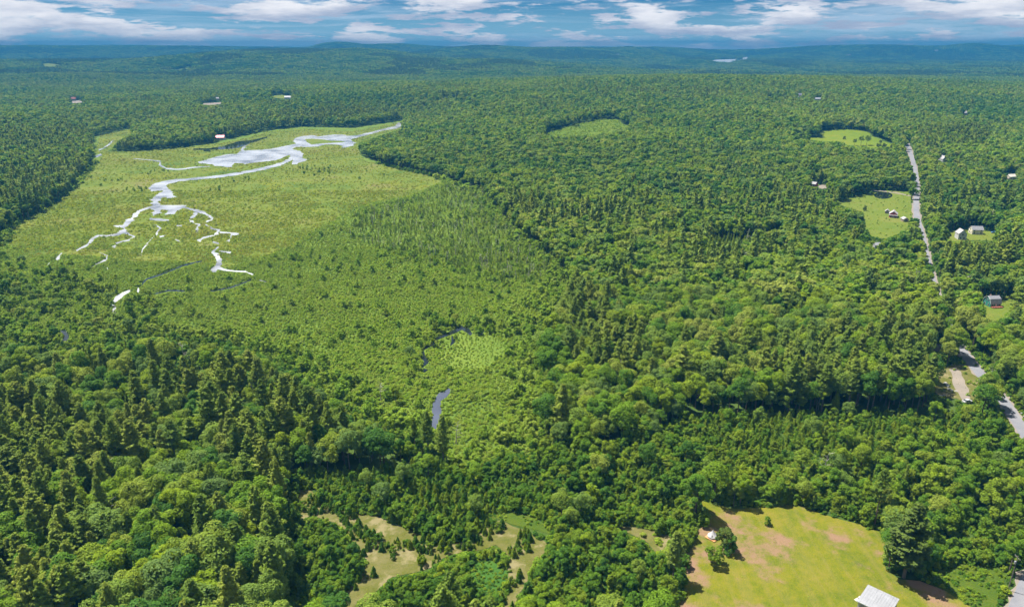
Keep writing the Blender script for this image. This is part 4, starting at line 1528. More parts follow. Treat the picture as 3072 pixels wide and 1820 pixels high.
# bell tent on its platform
pc = [np.array(flat(2050 + a / 9.275, 1540 + b / 9.275, float(hgt(*hit(2138, 1618))) + .45)) for a, b in ((640, 678), (862, 800), (985, 610))]
ptop = pc[0] + pc[2] - pc[1]
pctr = (pc[0] + pc[2]) / 2
pz = float(hgt(pctr[0], pctr[1]))
pe = (pc[1] - pc[0])
rzp = math.atan2(pe[1], pe[0])
pw = (np.linalg.norm(pc[1] - pc[0]) + np.linalg.norm(pc[2] - pc[1])) / 2
plat = empty('tent_platform', (pctr[0], pctr[1], pz), rzp)
tag(plat, 'square orange lumber platform under the white tent', 'platform')
nb = 14
for k in range(nb):
    MB().box((0, -pw / 2 + pw * (k + .5) / nb, .42), (pw, pw / nb * .93, .06)).build('deck_board', M_PLAT, plat)
MB().box((0, 0, .30), (pw * .97, pw * .97, .16)).build('joist_frame', M_PLAT, plat)
for sx in (-1, 1):
    for sy in (-1, 1):
        MB().box((sx * pw * .44, sy * pw * .44, .05), (.2, .2, .4)).build('post', M_PLAT, plat)
tent = empty('bell_tent', (pctr[0], pctr[1], pz + .455), rzp)
tag(tent, 'white canvas bell tent standing on the platform in the mown field', 'tent')
tr_ = pw * 0.46
v_, f_ = [], []
ns = 16
for j, (rr, zz) in enumerate(((tr_ * .99, 0), (tr_ * 1.0, .62), (tr_ * .55, 1.35), (tr_ * .2, 2.15), (.05, 2.75))):
    for k in range(ns * 2):
        a = 2 * math.pi * k / (ns * 2)
        q = rr * (1.0 if k % 2 == 0 else .965)
        v_.append((q * math.cos(a), q * math.sin(a), zz - (0 if k % 2 == 0 else .05 * (j > 0))))
m_ = ns * 2
for j in range(4):
    for k in range(m_):
        f_.append((j * m_ + k, j * m_ + (k + 1) % m_, (j + 1) * m_ + (k + 1) % m_, (j + 1) * m_ + k))
mesh_obj('canvas', v_, f_, M_CANVAS, tent)
MB().lathe((0, 0, 2.72), [(.09, 0), (.07, .12), (.02, .22)], 8).build('peak_cap', M_CANVAS, tent)
aw = math.radians(-118) - rzp
MB().tube((math.cos(aw) * tr_ * .90, math.sin(aw) * tr_ * .90, .05), (math.cos(aw) * tr_ * .66, math.sin(aw) * tr_ * .66, 1.35), .36, .16, 8).build('door_flap', M_LGREY, tent)
for k in range(8):
    a = 2 * math.pi * k / 8 + .2
    MB().tube((math.cos(a) * tr_ * .99, math.sin(a) * tr_ * .99, .6), (math.cos(a) * pw * .5, math.sin(a) * pw * .5, .03), .012, .012, 3).build('guy_rope', M_CANVAS, tent)
KEEP_OUT.append((pctr[0], pctr[1], 5))

# green gambrel house
Wg, Lg, wg = 6.6, 6.8, 2.5
gprof = [(-Wg / 2, wg), (-Wg * .36, wg + 2.5), (0, wg + 3.9), (Wg * .36, wg + 2.5), (Wg / 2, wg)]
gh = house('gambrel_house', 'teal-green gambrel house with grey roof on a small lawn', 'house', (2974, 916), math.radians(6), Lg, Wg, wg, gprof, M_TEAL, M_GREY,
           wins=[('w', -1.5, 1.5, .9, 1.2), ('w', 1.5, 1.5, .9, 1.2), ('w', -.9, 4.1, .8, 1.2), ('w', .9, 4.1, .8, 1.2), ('s', -2.2, 1.5, 1.1, 1.2), ('s', 2.2, 1.5, 1.1, 1.2), ('e', 0, 1.6, 1, 1.2)],
           door=('s', 0.2, M_WHITE), chimney=(-1.6, .4, 4.6), over=.3)
tr2 = MB()
for (y0, z0), (y1, z1) in zip(gprof[:-1], gprof[1:]):
    tr2.tube((-Lg / 2 - .28, y0, z0), (-Lg / 2 - .28, y1, z1), .13, .13, 4)
tr2.build('gable_trim', M_TRIM, gh)
dk = MB().box((0, -Wg / 2 - 1.1, .75), (Lg, 2.1, .16)).build('deck', M_DECK, gh)
for k in range(5):
    MB().box((-Lg / 2 + .1 + (Lg - .2) * k / 4, -Wg / 2 - 2.1, .9), (.12, .12, 1.8)).build('railing_post', M_DECK, dk)
for zz in (1.25, 1.75):
    MB().box((0, -Wg / 2 - 2.1, zz), (Lg, .06, .1)).build('rail', M_DECK, dk)
# rail fence behind it
f0, f1 = np.array(hit(2994, 884)), np.array(hit(3020, 880))
fz = float(hgt(*f0))
fen = empty('rail_fence', (f0[0], f0[1], fz), math.atan2(f1[1] - f0[1], f1[0] - f0[0]))
tag(fen, 'short pale rail fence right behind the green gambrel house', 'fence')
FL = float(np.linalg.norm(f1 - f0))
for k in range(6):
    MB().box((FL * k / 5, 0, .6), (.12, .12, 1.3)).build('post', M_TRIM, fen)
for zz in (.5, 1.1):
    MB().box((FL / 2, 0, zz), (FL, .05, .12)).build('rail', M_TRIM, fen)

# cream house, white house behind trees
house('cream_house', 'cream-walled house with plain grey roof right of the road', 'house', (2926, 701), math.radians(-7), 8.6, 6.6, 4.2, gable(6.6, 4.2, 2.4), M_CREAM, M_GREY,
      wins=[('w', -1.4, 1.6, .9, 1.2), ('w', 1.4, 1.6, .9, 1.2), ('w', 0, 4.2, .9, 1.2), ('s', -2.6, 1.6, 1.0, 1.2), ('s', 2.6, 1.6, 1.0, 1.2), ('s', -2.6, 3.3, 1.0, .9), ('s', 2.6, 3.3, 1.0, .9)], door=('s', 0, M_WHITE))
house('white_house', 'white house with grey-green roof half hidden by trees beside the cream house', 'house', (2880, 716), math.radians(80), 7.5, 6.0, 5.0, gable(6, 5.0, 3.0), M_WHITE, M_LGREY,
      wins=[('w', -1.3, 1.6, .9, 1.2), ('w', 1.3, 1.6, .9, 1.2), ('w', 0, 4.4, .9, 1.2)], door=('w', 0, M_TRIM), sight=False)
# red house with sheds
rh_ = house('red_house', 'barn-red house with grey roof and porch on the lawn', 'house', (2679, 650), math.radians(62), 8.5, 6.6, 3.2, gable(6.6, 3.2, 2.6), M_RED, M_LGREY,
            wins=[('w', -1.6, 1.7, .9, 1.2), ('w', 1.6, 1.7, .9, 1.2), ('w', 0, 4.3, .8, 1.0), ('s', -2, 1.7, 1, 1.2), ('s', 2, 1.7, 1, 1.2)], door=('w', 0, M_WHITE))
pr = MB().prism([(-3.6, 2.5), (3.6, 2.5), (3.6, 2.62), (-3.6, 2.62)], -6.6, -4.3).build('porch_roof', M_LGREY, rh_)
for yy in (-3.3, -1.1, 1.1, 3.3):
    MB().box((-6.4, yy, 1.25), (.14, .14, 2.5)).build('porch_post', M_WHITE, rh_)
MB().box((-5.45, 0, .35), (2.1, 7.0, .18)).build('porch_deck', M_DECK, rh_)
house('garden_shed', 'small grey shed behind the red house', 'shed', (2661, 640), math.radians(62), 4.2, 3.6, 2.4, gable(3.6, 2.4, 1.5), M_WOOD, M_LGREY, wins=[('w', 0, 1.4, .7, .9)], door=('s', 0, M_WOOD))
house('porch_shed', 'grey shed with open front between the red house and the road', 'shed', (2713, 664), math.radians(85), 6.0, 4.6, 2.6, gable(4.6, 2.6, 1.4), M_WOOD, M_LGREY, wins=[('w', -1.1, 1.3, .8, .9), ('w', 1.1, 1.3, .8, .9)], door=('w', 0, M_BLACK))
house('white_cottage', 'small white cottage in the trees below the lawn', 'cottage', (2628, 742), math.radians(10), 5.5, 4.5, 2.6, gable(4.5, 2.6, 1.4), M_WHITE, M_WROOF, wins=[('s', -1.4, 1.4, .8, .9), ('s', 1.4, 1.4, .8, .9)], door=('s', 0, M_WOOD))
house('gabled_house', 'white gabled house among trees right of the upper road', 'house', (2829, 484), math.radians(95), 9, 7.5, 3.6, gable(7.5, 3.6, 3.6), M_WHITE, M_LGREY, wins=[('w', -1.6, 1.7, 1, 1.2), ('w', 1.6, 1.7, 1, 1.2), ('w', 0, 4.8, 1, 1.2)], door=('w', 0, M_WOOD))
house('woodland_house', 'pale house roof in the trees at the right edge', 'house', (3032, 537), math.radians(15), 12, 7.5, 3.4, gable(7.5, 3.4, 2.2), M_CREAM, M_CONC, wins=[('s', -3, 1.7, 1, 1.1), ('s', 3, 1.7, 1, 1.1)], door=('s', 0, M_WOOD))
house('red_cabin', 'dark red cabin in the woods left of the round pond', 'cabin', (2441, 558), math.radians(-50), 6.5, 5.5, 2.8, gable(5.5, 2.8, 1.9), M_RED, M_LGREY, wins=[('s', -1.4, 1.5, .8, 1), ('s', 1.4, 1.5, .8, 1)], door=('s', 0, M_WHITE))
# boathouse by the marsh
house('boathouse', 'white boathouse with bright red roof at the wood edge by the marsh', 'boathouse', (662, 419), math.radians(6), 13.5, 9, 4.2, gable(9, 4.2, 3.4), M_WHITE, M_REDROOF,
      wins=[('s', k, 2.2, 1.2, 1.3) for k in (-4.8, -2.4, 2.4, 4.8)] + [('e', -1.8, 2.2, 1.2, 1.3), ('e', 1.8, 2.2, 1.2, 1.3)], door=('s', 0, M_WOOD), over=.6)
# far farms and houses
FARH = [((127, 188), 0.1, 26, 16, 8, 7, M_WHITE, M_LGREY, 'white house on the meadow of the left hill'),
        ((407, 294), 0.3, 12, 10, 7, 5, M_WHITE, M_WROOF, 'tiny white house in the far valley woods'),
        ((866, 298), 0.05, 26, 12, 5, 4, M_WHITE, M_WROOF, 'long white roof at the foot of the middle hill'),
        ((222, 303), 0.2, 16, 10, 6, 5, M_WOOD, M_RUST, 'rusty roofed building by the small sandy lot at the left'),
        ((655, 303), 0.2, 14, 10, 6, 4, M_WHITE, M_LGREY, 'small pale building behind the sandy valley lot'),
        ((2398, 294), 0.5, 16, 10, 6, 5, M_WHITE, M_WROOF, 'pale farmhouse on the crest of the wooded hill'),
        ((2452, 303), 0.05, 22, 11, 4, 3.5, M_WHITE, M_WROOF, 'long low white farm roof on the hill crest'),
        ((1075, 178), 0.1, 16, 12, 9, 6, M_WHITE, M_WROOF, 'single white house high on the middle left hill'),
        ((2315, 226), 0.1, 40, 26, 14, 9, M_WHITE, M_WROOF, 'large white building on the plain right of the lake'),
        ((2300, 221), 0.6, 26, 18, 12, 8, M_WHITE, M_WROOF, 'white building just left of the large plain building'),
        ((2120, 219), 0.2, 26, 16, 12, 7, M_WHITE, M_WROOF, 'white house below the left end of the lake'),
        ((2055, 224), 0.2, 22, 16, 12, 7, M_WHITE, M_WROOF, 'leftmost white house of the village below the lake'),
        ((2092, 218), 0.8, 20, 16, 12, 7, M_WHITE, M_LGREY, 'grey roofed village house below the lake'),
        ((1990, 186), 0.2, 30, 20, 16, 9, M_WHITE, M_WROOF, 'white house on the low ridge left of the lake'),
        ((1852, 170), 0.3, 34, 22, 16, 9, M_WHITE, M_WROOF, 'white house on top of the low ridge left of the lake'),
        ((2545, 171), 0.1, 50, 30, 18, 10, M_WHITE, M_WROOF, 'far white buildings right of the lake below the blue hill'),
        ((2808, 157), 0.1, 40, 30, 18, 12, M_WHITE, M_WROOF, 'farthest white speck of a house below the right blue hill'),
        ((2895, 348), 0.1, 14, 10, 6, 4, M_WHITE, M_LGREY, 'pale roof in the woods near the right edge')]
for px, rz, L, W, wh, rr, wm, rm, lb in FARH:
    L, W, wh, rr = L * .72, W * .72, wh * .8, rr * .8
    house('farmhouse', lb, 'house', px, rz, L, W, wh, gable(W, wh, rr), wm, rm, wins=[('s', -L * .3, wh * .5, L * .08, wh * .25), ('s', 0, wh * .5, L * .08, wh * .25), ('s', L * .3, wh * .5, L * .08, wh * .25)], over=.5, th=.4,
          group='houses scattered in the far woods', dz=1.0)


def car(label, px, rz, paint, name='parked_car'):
    x, y = hit(*px)
    z = float(hgt(x, y)) + .2
    r = empty(name, (x, y, z), rz)
    tag(r, label, 'car')
    prof = [(-2.15, .35), (2.15, .35), (2.2, .75), (2.05, .95), (1.2, 1.02), (-1.7, 1.05), (-2.15, .95)]
    b, n = [], len(prof)
    for yy in (-.88, .88):
        b += [(p[0], yy, p[1]) for p in prof]
    fs = [tuple(range(n)), tuple(range(2 * n - 1, n - 1, -1))] + [(k, n + k, n + (k + 1) % n, (k + 1) % n) for k in range(n)]
    mesh_obj('body', b, fs, paint, r)
    cb = [(1.15, 1.02), (.55, 1.52), (-1.1, 1.56), (-1.75, 1.05)]
    vv = []
    for yy, sc in ((-.84, 1), (.84, 1)):
        vv += [(p[0], yy * (.86 if p[1] > 1.2 else 1), p[1]) for p in cb]
    fs = [(0, 1, 2, 3), (7, 6, 5, 4), (0, 4, 5, 1), (1, 5, 6, 2), (2, 6, 7, 3)]
    mesh_obj('cabin_glass', vv, fs, M_PANE, r)
    MB().box((-.27, 0, 1.56), (1.6, 1.42, .07)).build('roof', paint, r)
    for sx in (-1.35, 1.35):
        for sy in (-.82, .82):
            w = MB().tube((sx, sy - .11, .34), (sx, sy + .11, .34), .34, .34, 12).build('wheel', M_TYRE, r)
            MB().tube((sx, sy - .13, .34), (sx, sy + .13, .34), .19, .19, 8).build('rim', M_METAL, w)
    for sy in (-.6, .6):
        MB().box((2.16, sy, .72), (.1, .35, .16)).build('headlight', M_WHITE, r)
    KEEP_OUT.append((x, y, 4))
    return r


car('white car parked on the gravel drive left of the road', (2901, 1208), math.radians(15), M_CARW)
car('small blue car parked on the sandy yard right of the cream house', (2982, 700), math.radians(160), M_CARB)
CARSIGHT = []
for px in ((2901, 1206),):
    x, y = hit(*px)
    HOUSE_SIGHT.append((np.array([(x - 4, y - 3), (x + 4, y - 3), (x + 4, y + 3), (x - 4, y + 3)]), float(hgt(x, y))))

# utility pole by the road
x, y, z, h = base_top(3023, 1771, 1668)
up_ = empty('utility_pole', (x, y, z))
tag(up_, 'wooden utility pole with crossarm beside the gravel road, bottom right', 'pole')
MB().tube((0, 0, -.5), (0.25, 0, h), .16, .10, 8).build('pole', M_POLE, up_)
arm = MB().box((.22, 0, h - .5), (.12, 2.4, .14)).build('crossarm', M_POLE, up_)
for s in (-1.1, -.5, .5, 1.1):
    MB().tube((.22, s, h - .43), (.22, s, h - .2), .05, .04, 6).build('insulator', M_WHITE, arm)
MB().lathe((-.12, 0, h - 2.6), [(.24, 0), (.26, .1), (.26, .85), (.2, .95)], 10).build('transformer', M_METAL, up_)
KEEP_OUT.append((x, y, 2.5))
UPOLE = (x, y, z, h)
HOUSE_SIGHT.append((np.array([(x - 1, y - 1), (x + 1.5, y - 1), (x + 2.5, y + 11), (x + 0.5, y + 11)]), z))
for k, (px, lb) in enumerate((((3062, 1246), 'upper white mailbox at the right road edge'), ((3069, 1256), 'lower white mailbox at the right road edge'))):
    x, y = hit(*px)
    mbx = empty('mailbox', (x, y, float(hgt(x, y))), 0.6)
    tag(mbx, lb, 'mailbox', 'mailboxes by the road')
    MB().box((0, 0, .5), (.1, .1, 1.1)).build('post', M_WHITE, mbx)
    MB().box((0, 0, 1.2), (.3, .6, .35)).build('box', M_WHITE, mbx)


def rock_mesh(seed):
    rg = np.random.default_rng(seed)
    import bmesh
    bm = bmesh.new()
    bmesh.ops.create_icosphere(bm, subdivisions=2, radius=1)
    for v in bm.verts:
        v.co *= 0.75 + 0.4 * rg.random()
        v.co.z *= 0.6
    me = bpy.data.meshes.new('boulder')
    bm.to_mesh(me)
    bm.free()
    me.materials.append(M_ROCK)
    return me


RK = [rock_mesh(i) for i in range(4)]
for k, (u, v, s) in enumerate(((2836, 1150, .9), (2842, 1158, 1.3), (2847, 1168, 1.0), (2856, 1172, .8), (2868, 1174, .7), (2822, 1188, .8), (2832, 1186, .7))):
    x, y = hit(u, v)
    o = bpy.data.objects.new('boulder', RK[k % 4])
    COL.objects.link(o)
    o.location = (x, y, float(hgt(x, y)) + .25 * s)
    o.scale = (s, s * .8, s)
    o.rotation_euler = (0, 0, k * 1.3)
    tag(o, ['pale boulder, uppermost of the stones in the gravel yard', 'largest pale boulder in the gravel yard', 'pale boulder just below the largest one in the yard', 'pale boulder fourth from the top of the yard stones',
            'small pale boulder nearest the gravel drive', 'leftmost pale boulder at the bottom of the gravel yard', 'small pale boulder second from left at the yard bottom'][k], 'boulder', 'pale boulders in the gravel yard')

# ------------------------------------------------------------------ trees that stand out in the photo
COLLW = np.random.default_rng(99)


def tree_thing(name, cat, kind, var, loc, sxy, sz, rz, label, group=None):
    d = KIND[kind]
    cm, tm, _ = d['near'][var % len(d['near'])]
    if tm is None:
        o = bpy.data.objects.new(name, cm)
        COL.objects.link(o)
        o.location = loc
        o.rotation_euler = (0, 0, rz)
        o.scale = (sxy, sxy, sz)
        return tag(o, label, cat, group)
    r = empty(name, loc, rz)
    r.scale = (sxy, sxy, sz)
    tag(r, label, cat, group)
    for nm, me in (('trunk', tm), ('crown', cm)):
        c = bpy.data.objects.new(nm, me)
        COL.objects.link(c)
        c.parent = r
    return r


SPECIAL = [
    ('pine_tree', 0, (2711, 1731), 1508, 1.45, 'largest dark pine at the right edge of the mown field'),
    ('pine_tree', 5, (2622, 1583), 1406, 0.80, 'tan-green pine with bare double trunk at the top right of the mown field'),
    ('pine_tree', 3, (2706, 1490), 1392, 0.55, 'slender pine behind the bare-trunked pine by the field'),
    ('pine_tree', 2, (1285, 1366), 1233, 0.95, 'golden-green pine standing just left of the blue-grey pool'),
    ('pine_tree', 1, (1331, 1392), 1246, 0.95, 'olive pine at the right end of the pine row below the pool'),
    ('pine_tree', 3, (1245, 1352), 1250, 0.75, 'narrow pine directly left of the golden-green pine'),
    ('pine_tree', 5, (1158, 1350), 1280, 0.60, 'right one of two small bare-trunked pines left of the golden pine'),
    ('pine_tree', 3, (1138, 1344), 1271, 0.60, 'left one of two small bare-trunked pines left of the golden pine'),
    ('pine_tree', 1, (1080, 1398), 1296, 0.70, 'leftmost bare-trunked pine of the row below the pool'),
    ('pine_tree', 2, (1110, 1390), 1313, 0.65, 'second bare-trunked pine from the left below the pool'),
    ('pine_tree', 5, (860, 1394), 1283, 0.75, 'left one of three bare-trunked pines at the wood edge'),
    ('pine_tree', 3, (904, 1402), 1293, 0.70, 'middle one of three bare-trunked pines at the wood edge'),
    ('pine_tree', 1, (938, 1415), 1296, 0.80, 'right one of three bare-trunked pines at the wood edge'),
    ('pine_tree', 0, (806, 1512), 1409, 0.95, 'full olive pine at the left end of the sandy clearing'),
    ('pine_tree', 4, (806, 1425), 1310, 1.00, 'tall olive pine above the sandy clearing'),
    ('pine_tree', 2, (2018, 1742), 1594, 1.00, 'pale yellow-green pine at the left edge of the mown field'),
    ('young_tree', 0, (2174, 1644), 1566, 0.85, 'tall dark bush standing just right of the tent'),
    ('young_tree', 2, (2193, 1661), 1610, 0.95, 'rounder bush below the tall bush beside the tent'),
    ('young_tree', 1, (2140, 1697), 1632, 0.95, 'leafy bush standing below the tent'),
    ('young_tree', 3, (2303, 1573), 1542, 0.80, 'small lone round bush in the upper mown field'),
    ('young_tree', 4, (2593, 632), 616, 1.0, 'lone dark bush on the lawn left of the red house'),
    ('young_tree', 3, (2532, 418), 406, 0.8, 'lone dark bush in the middle of the hay field'),
    ('broadleaf_tree', 0, (2563, 437), 415, 1.0, 'left tree of the clump standing in the hay field'),
    ('broadleaf_tree', 1, (2582, 438), 408, 1.0, 'middle tree of the clump standing in the hay field'),
    ('broadleaf_tree', 2, (2599, 436), 406, 1.0, 'right tree of the clump standing in the hay field'),
    ('broadleaf_tree', 4, (2640, 436), 420, 0.9, 'small dark tree right of the hay field clump'),
    ('broadleaf_tree', 5, (2632, 456), 430, 1.0, 'left one of two dark trees below the hay field'),
    ('broadleaf_tree', 1, (2649, 458), 431, 1.0, 'right one of two dark trees below the hay field'),
    ('young_tree', 5, (2478, 1445), 1398, 1.1, 'upright leafy tree under the dead top above the mown field'),
]
for kind, var, (bu, bv), tv, slim, lb in SPECIAL:
    x, y, z, h = base_top(bu, bv, tv)
    s = h / KIND[kind]['h']
    far_ = math.hypot(x, y) > 700
    tt = tree_thing(kind, {'pine_tree': 'pine', 'broadleaf_tree': 'tree', 'young_tree': 'bush'}[kind], kind, var, (x, y, z), s * slim if not far_ else s * 1.1, s, bu * 0.7, lb)
    if 'dark' in lb or 'olive' in lb:
        c = next((q for q in tt.children if q.name.startswith('crown')), tt)
        c.data = c.data.copy()
        c.data.materials[0] = L_DPINE if 'dark' in lb else L_PINE
    KEEP_OUT.append((x, y, max(1.5, 2.6 * s * slim if kind != 'young_tree' else 1.7 * s)))
DEADS = [((2470, 1432), 1352, 'bleached dead tree with forked top above the mown field'), ((2972, 1132), 1078, 'grey dead tree right of the road among green trees'),
         ((1369, 1335), 1262, 'slender grey dead tree right of the olive pine by the pool'), ((1143, 1206), 1145, 'bleached snag at the swamp edge above the pine row'),
         ((350, 960), 915, 'thin grey snag among the swamp trees at the left'), ((1940, 1040), 960, 'pale snag right of the central pines')]
for k, ((bu, bv), tv, lb) in enumerate(DEADS):
    x, y, z, h = base_top(bu, bv, tv)
    o = bpy.data.objects.new('dead_tree', SNAGS[k % 4])
    COL.objects.link(o)
    o.location = (x, y, z)
    o.scale = (h / 11 * 1.3, h / 11 * 1.3, h / 11)
    tag(o, lb, 'dead tree')
    KEEP_OUT.append((x, y, 1.5))
    HOUSE_SIGHT.append((np.array([(x - .6, y - 1), (x + .6, y - 1), (x + .8, y + h), (x - .8, y + h)]), z + h * .35))

# ------------------------------------------------------------------ planting
KO = np.array(KEEP_OUT)


def not_kept(P, extra=0.0):
    m = np.ones(len(P), bool)
    for x, y, r in KO:
        q = (np.abs(P[:, 0] - x) < r + extra) & (np.abs(P[:, 1] - y) < r + extra)
        if q.any():
            i = np.where(q)[0]
            m[i] &= np.hypot(P[i, 0] - x, P[i, 1] - y) > r + extra
    return m


def in_open(P):
    m = np.zeros(len(P), bool)
    for poly in OPEN:
        m |= inside(P, poly)
    return m


def near_road(P, w):
    m = np.zeros(len(P), bool)
    k = (P[:, 0] > ROADC[:, 0].min() - w) & (P[:, 0] < ROADC[:, 0].max() + w) & (P[:, 1] < ROADC[:, 1].max() + w)
    if k.any():
        m[k] = seg_dist(P[k], ROADC, False) < w
        m[k] |= seg_dist(P[k], DRV, False) < w * .6
    return m


def house_clear(P, z0, ht):
    ok = np.ones(len(P))
    for poly, ze in HOUSE_SIGHT:
        c = poly.mean(0)
        r = np.hypot(*c)
        k = np.where((np.abs(np.arctan2(P[:, 0], P[:, 1]) - math.atan2(c[0], c[1])) < 40 / r) & (P[:, 1] < c[1] + 20) & (P[:, 1] > c[1] * 0.55))[0]
        if len(k) == 0:
            continue
        for f in np.linspace(1, 0, 26):
            top = z0[k] + ht[k] * f
            Q = P[k] * ((H - ze) / np.maximum(H - top, 1.0))[:, None]
            ok[k[inside(Q, poly)]] = np.minimum(ok[k[inside(Q, poly)]], max(f - 0.06, 0))
    return ok


def place(kind, P, ht, low='young_tree', polys=None, slim=None):
    """plants kind at P with heights ht, lower (or a low plant instead) where it would stand in the line of sight"""
    if len(P) == 0:
        return
    z = hgt(P[:, 0], P[:, 1])
    fr = clear_frac(P, z, ht, [q for q in polys if not any(q is w for w in HOUSE_SIGHT)])
    if any(q is HOUSE_SIGHT[0] for q in polys):
        fr = np.minimum(fr, house_clear(P, z, ht))
    h0 = KIND[kind]['h']
    ok = fr > 0.6
    sz = ht * np.where(fr < 1, fr, 1.0) / h0
    sxy = ht / h0 * rg.uniform(0.84, 1.16, len(P)) * np.where(fr < 1, (1 + fr) / 2, 1.0) if slim is None else ht / h0 * slim
    plant(kind, P[ok], sxy[ok], sz[ok])
    lo = (~ok) & (ht * fr > 1.0)
    if low == 'young_tree' and lo.any():
        nw = np.zeros(len(P), bool)
        nw[lo] = seg_dist(P[lo], WET) < 70
        hl = np.minimum(ht * fr, 5.5)[nw]
        plant('swamp_willow', P[nw], hl / 5.0, hl / 5.0)
        lo &= ~nw
    if low and lo.any():
        hl = np.minimum(ht * fr, 6.0)[lo]
        plant(low, P[lo], hl / KIND[low]['h'], hl / KIND[low]['h'])


WETP = [WET]
SIGHT_S = [(WET, 0.1)]
SG_TREE = SIGHT + SIGHT_S + SIGHT_M + SIGHT_W + HOUSE_SIGHT
SG_FAR = SIGHT + SIGHT_M + SIGHT_L + HOUSE_SIGHT
rg = np.random.default_rng(11)
for spacing, y0, y1, sd in ((5.0, 115, 700, 21), (5.6, 700, 1350, 22), (6.6, 1350, 3300, 23)):
    P = frustum_grid(spacing, y0, y1, 0.09, 200, sd)
    m = ~inside(P, WET) & ~in_open(P) & ~near_road(P, 4.6) & not_kept(P) & ~in_reg(P, 'young')
    P = P[m]
    n = len(P)
    pp = np.full(n, 0.045) + 0.30 * sstep(0.60, 0.80, vnoise(P[:, 0] / 70, P[:, 1] / 70, 31)) + 0.14 * sstep(0.6, 0.85, vnoise(P[:, 0] / 240, P[:, 1] / 240, 33))
    pp *= 0.75 if y0 < 600 else 0.28
    for nm, v in (('pine4', .30), ('pine5', .38), ('pine7', .58), ('pine9', .9)):
        pp[in_reg(P, nm)] = v
    pf = np.full(n, 0.05 if y0 < 600 else 0.02)
    pf[in_reg(P, 'fir6')] = 0.50
    pp[in_reg(P, 'fir6')] = 0.06
    sp = in_reg(P, 'spruce')
    pf[sp], pp[sp] = 0.95, 0.0
    u = rg.random(n)
    isp = u < pp
    isf = (~isp) & (u < pp + pf)
    isb = ~(isp | isf)
    polys = SG_TREE if y0 < 1300 else SG_FAR
    hb = 14.5 * rg.uniform(0.58, 1.25, n) * (0.80 + 0.36 * vnoise(P[:, 0] / 90, P[:, 1] / 90, 41))
    hp = (21.5 if y0 < 500 else 17.5) * rg.uniform(0.78, 1.2, n)
    hf = 11.5 * rg.uniform(0.65, 1.25, n)
    hf[sp] *= 0.6
    place('broadleaf_tree', P[isb], hb[isb], polys=polys)
    place('pine_tree', P[isp], hp[isp], polys=polys)
    place('fir_tree', P[isf], hf[isf], polys=polys)
    if y0 < 1300:
        sn = rg.random(n) < 0.012
        fr = clear_frac(P[sn], hgt(P[sn, 0], P[sn, 1]), np.full(sn.sum(), 15.0), polys)
        Q = P[sn][fr > .9] + 2.2
        hh = rg.uniform(12, 17, len(Q))
        PLANTS['dead_tree'].append(np.column_stack([Q, hgt(Q[:, 0], Q[:, 1]), hh / 9, hh / 11]))

# young growth
P = frustum_grid(2.45, 115, 420, 0.09, 200, 51)
m = in_reg(P, 'young') & ~in_open(P) & ~near_road(P, 5.0) & not_kept(P) & ~inside(P, WET)
P = P[m]
py, ty = in_reg(P, 'pinyoung'), in_reg(P, 'tallyoung')
u = rg.random(len(P))
dens = np.where(ty, 0.30, np.where(py, 0.85, 0.62))
k = u < dens
P, py, ty = P[k], py[k], ty[k]
u = rg.random(len(P))
cl = vnoise(P[:, 0] / 22, P[:, 1] / 22, 61)
con = np.where(py, 0.72, np.where(ty, 0.10, 0.38)) + (cl - .5) * .7
isc = u < con
big = rg.random(len(P)) < np.where(ty, .12, .02)
hy = np.where(ty, rg.uniform(6.0, 11.0, len(P)), rg.uniform(2.6, 6.4, len(P))) * (0.75 + 0.5 * vnoise(P[:, 0] / 30, P[:, 1] / 30, 63))
hc = rg.uniform(2.0, 5.2, len(P)) * (0.75 + 0.5 * vnoise(P[:, 0] / 30, P[:, 1] / 30, 63))
SG_Y = SIGHT + HOUSE_SIGHT
place('young_tree', P[~isc & ~big], hy[~isc & ~big], low='shrub', polys=SG_Y)
place('young_pine', P[isc & ~big], hc[isc & ~big], low='shrub', polys=SG_Y)
place('broadleaf_tree', P[big], rg.uniform(8, 12, big.sum()), low='young_tree', polys=SG_Y)
# undergrowth between the young trees, and a skirt of low growth along every open edge
def skirt(kind, spacing, y0, y1, width, hr, sd, polys):
    P = frustum_grid(spacing, y0, y1, 0.06, 120, sd)
    m = ~in_open(P) & ~near_road(P, 3.6) & not_kept(P, -1.0) & ~inside(P, WET)
    P = P[m]
    d = np.full(len(P), 1e9)
    for poly in OPEN + [WET]:
        lo, hi = poly.min(0) - width, poly.max(0) + width
        k = np.where((P[:, 0] > lo[0]) & (P[:, 0] < hi[0]) & (P[:, 1] > lo[1]) & (P[:, 1] < hi[1]))[0]
        if len(k):
            d[k] = np.minimum(d[k], seg_dist(P[k], poly))
    k = (P[:, 0] > 150) & (P[:, 1] < 1100)
    d[k] = np.minimum(d[k], seg_dist(P[k], ROADC, False) - 2)
    P = P[(d < width) & (rg.random(len(P)) < .8)]
    place(kind, P, rg.uniform(hr[0], hr[1], len(P)), low='bush', polys=polys)


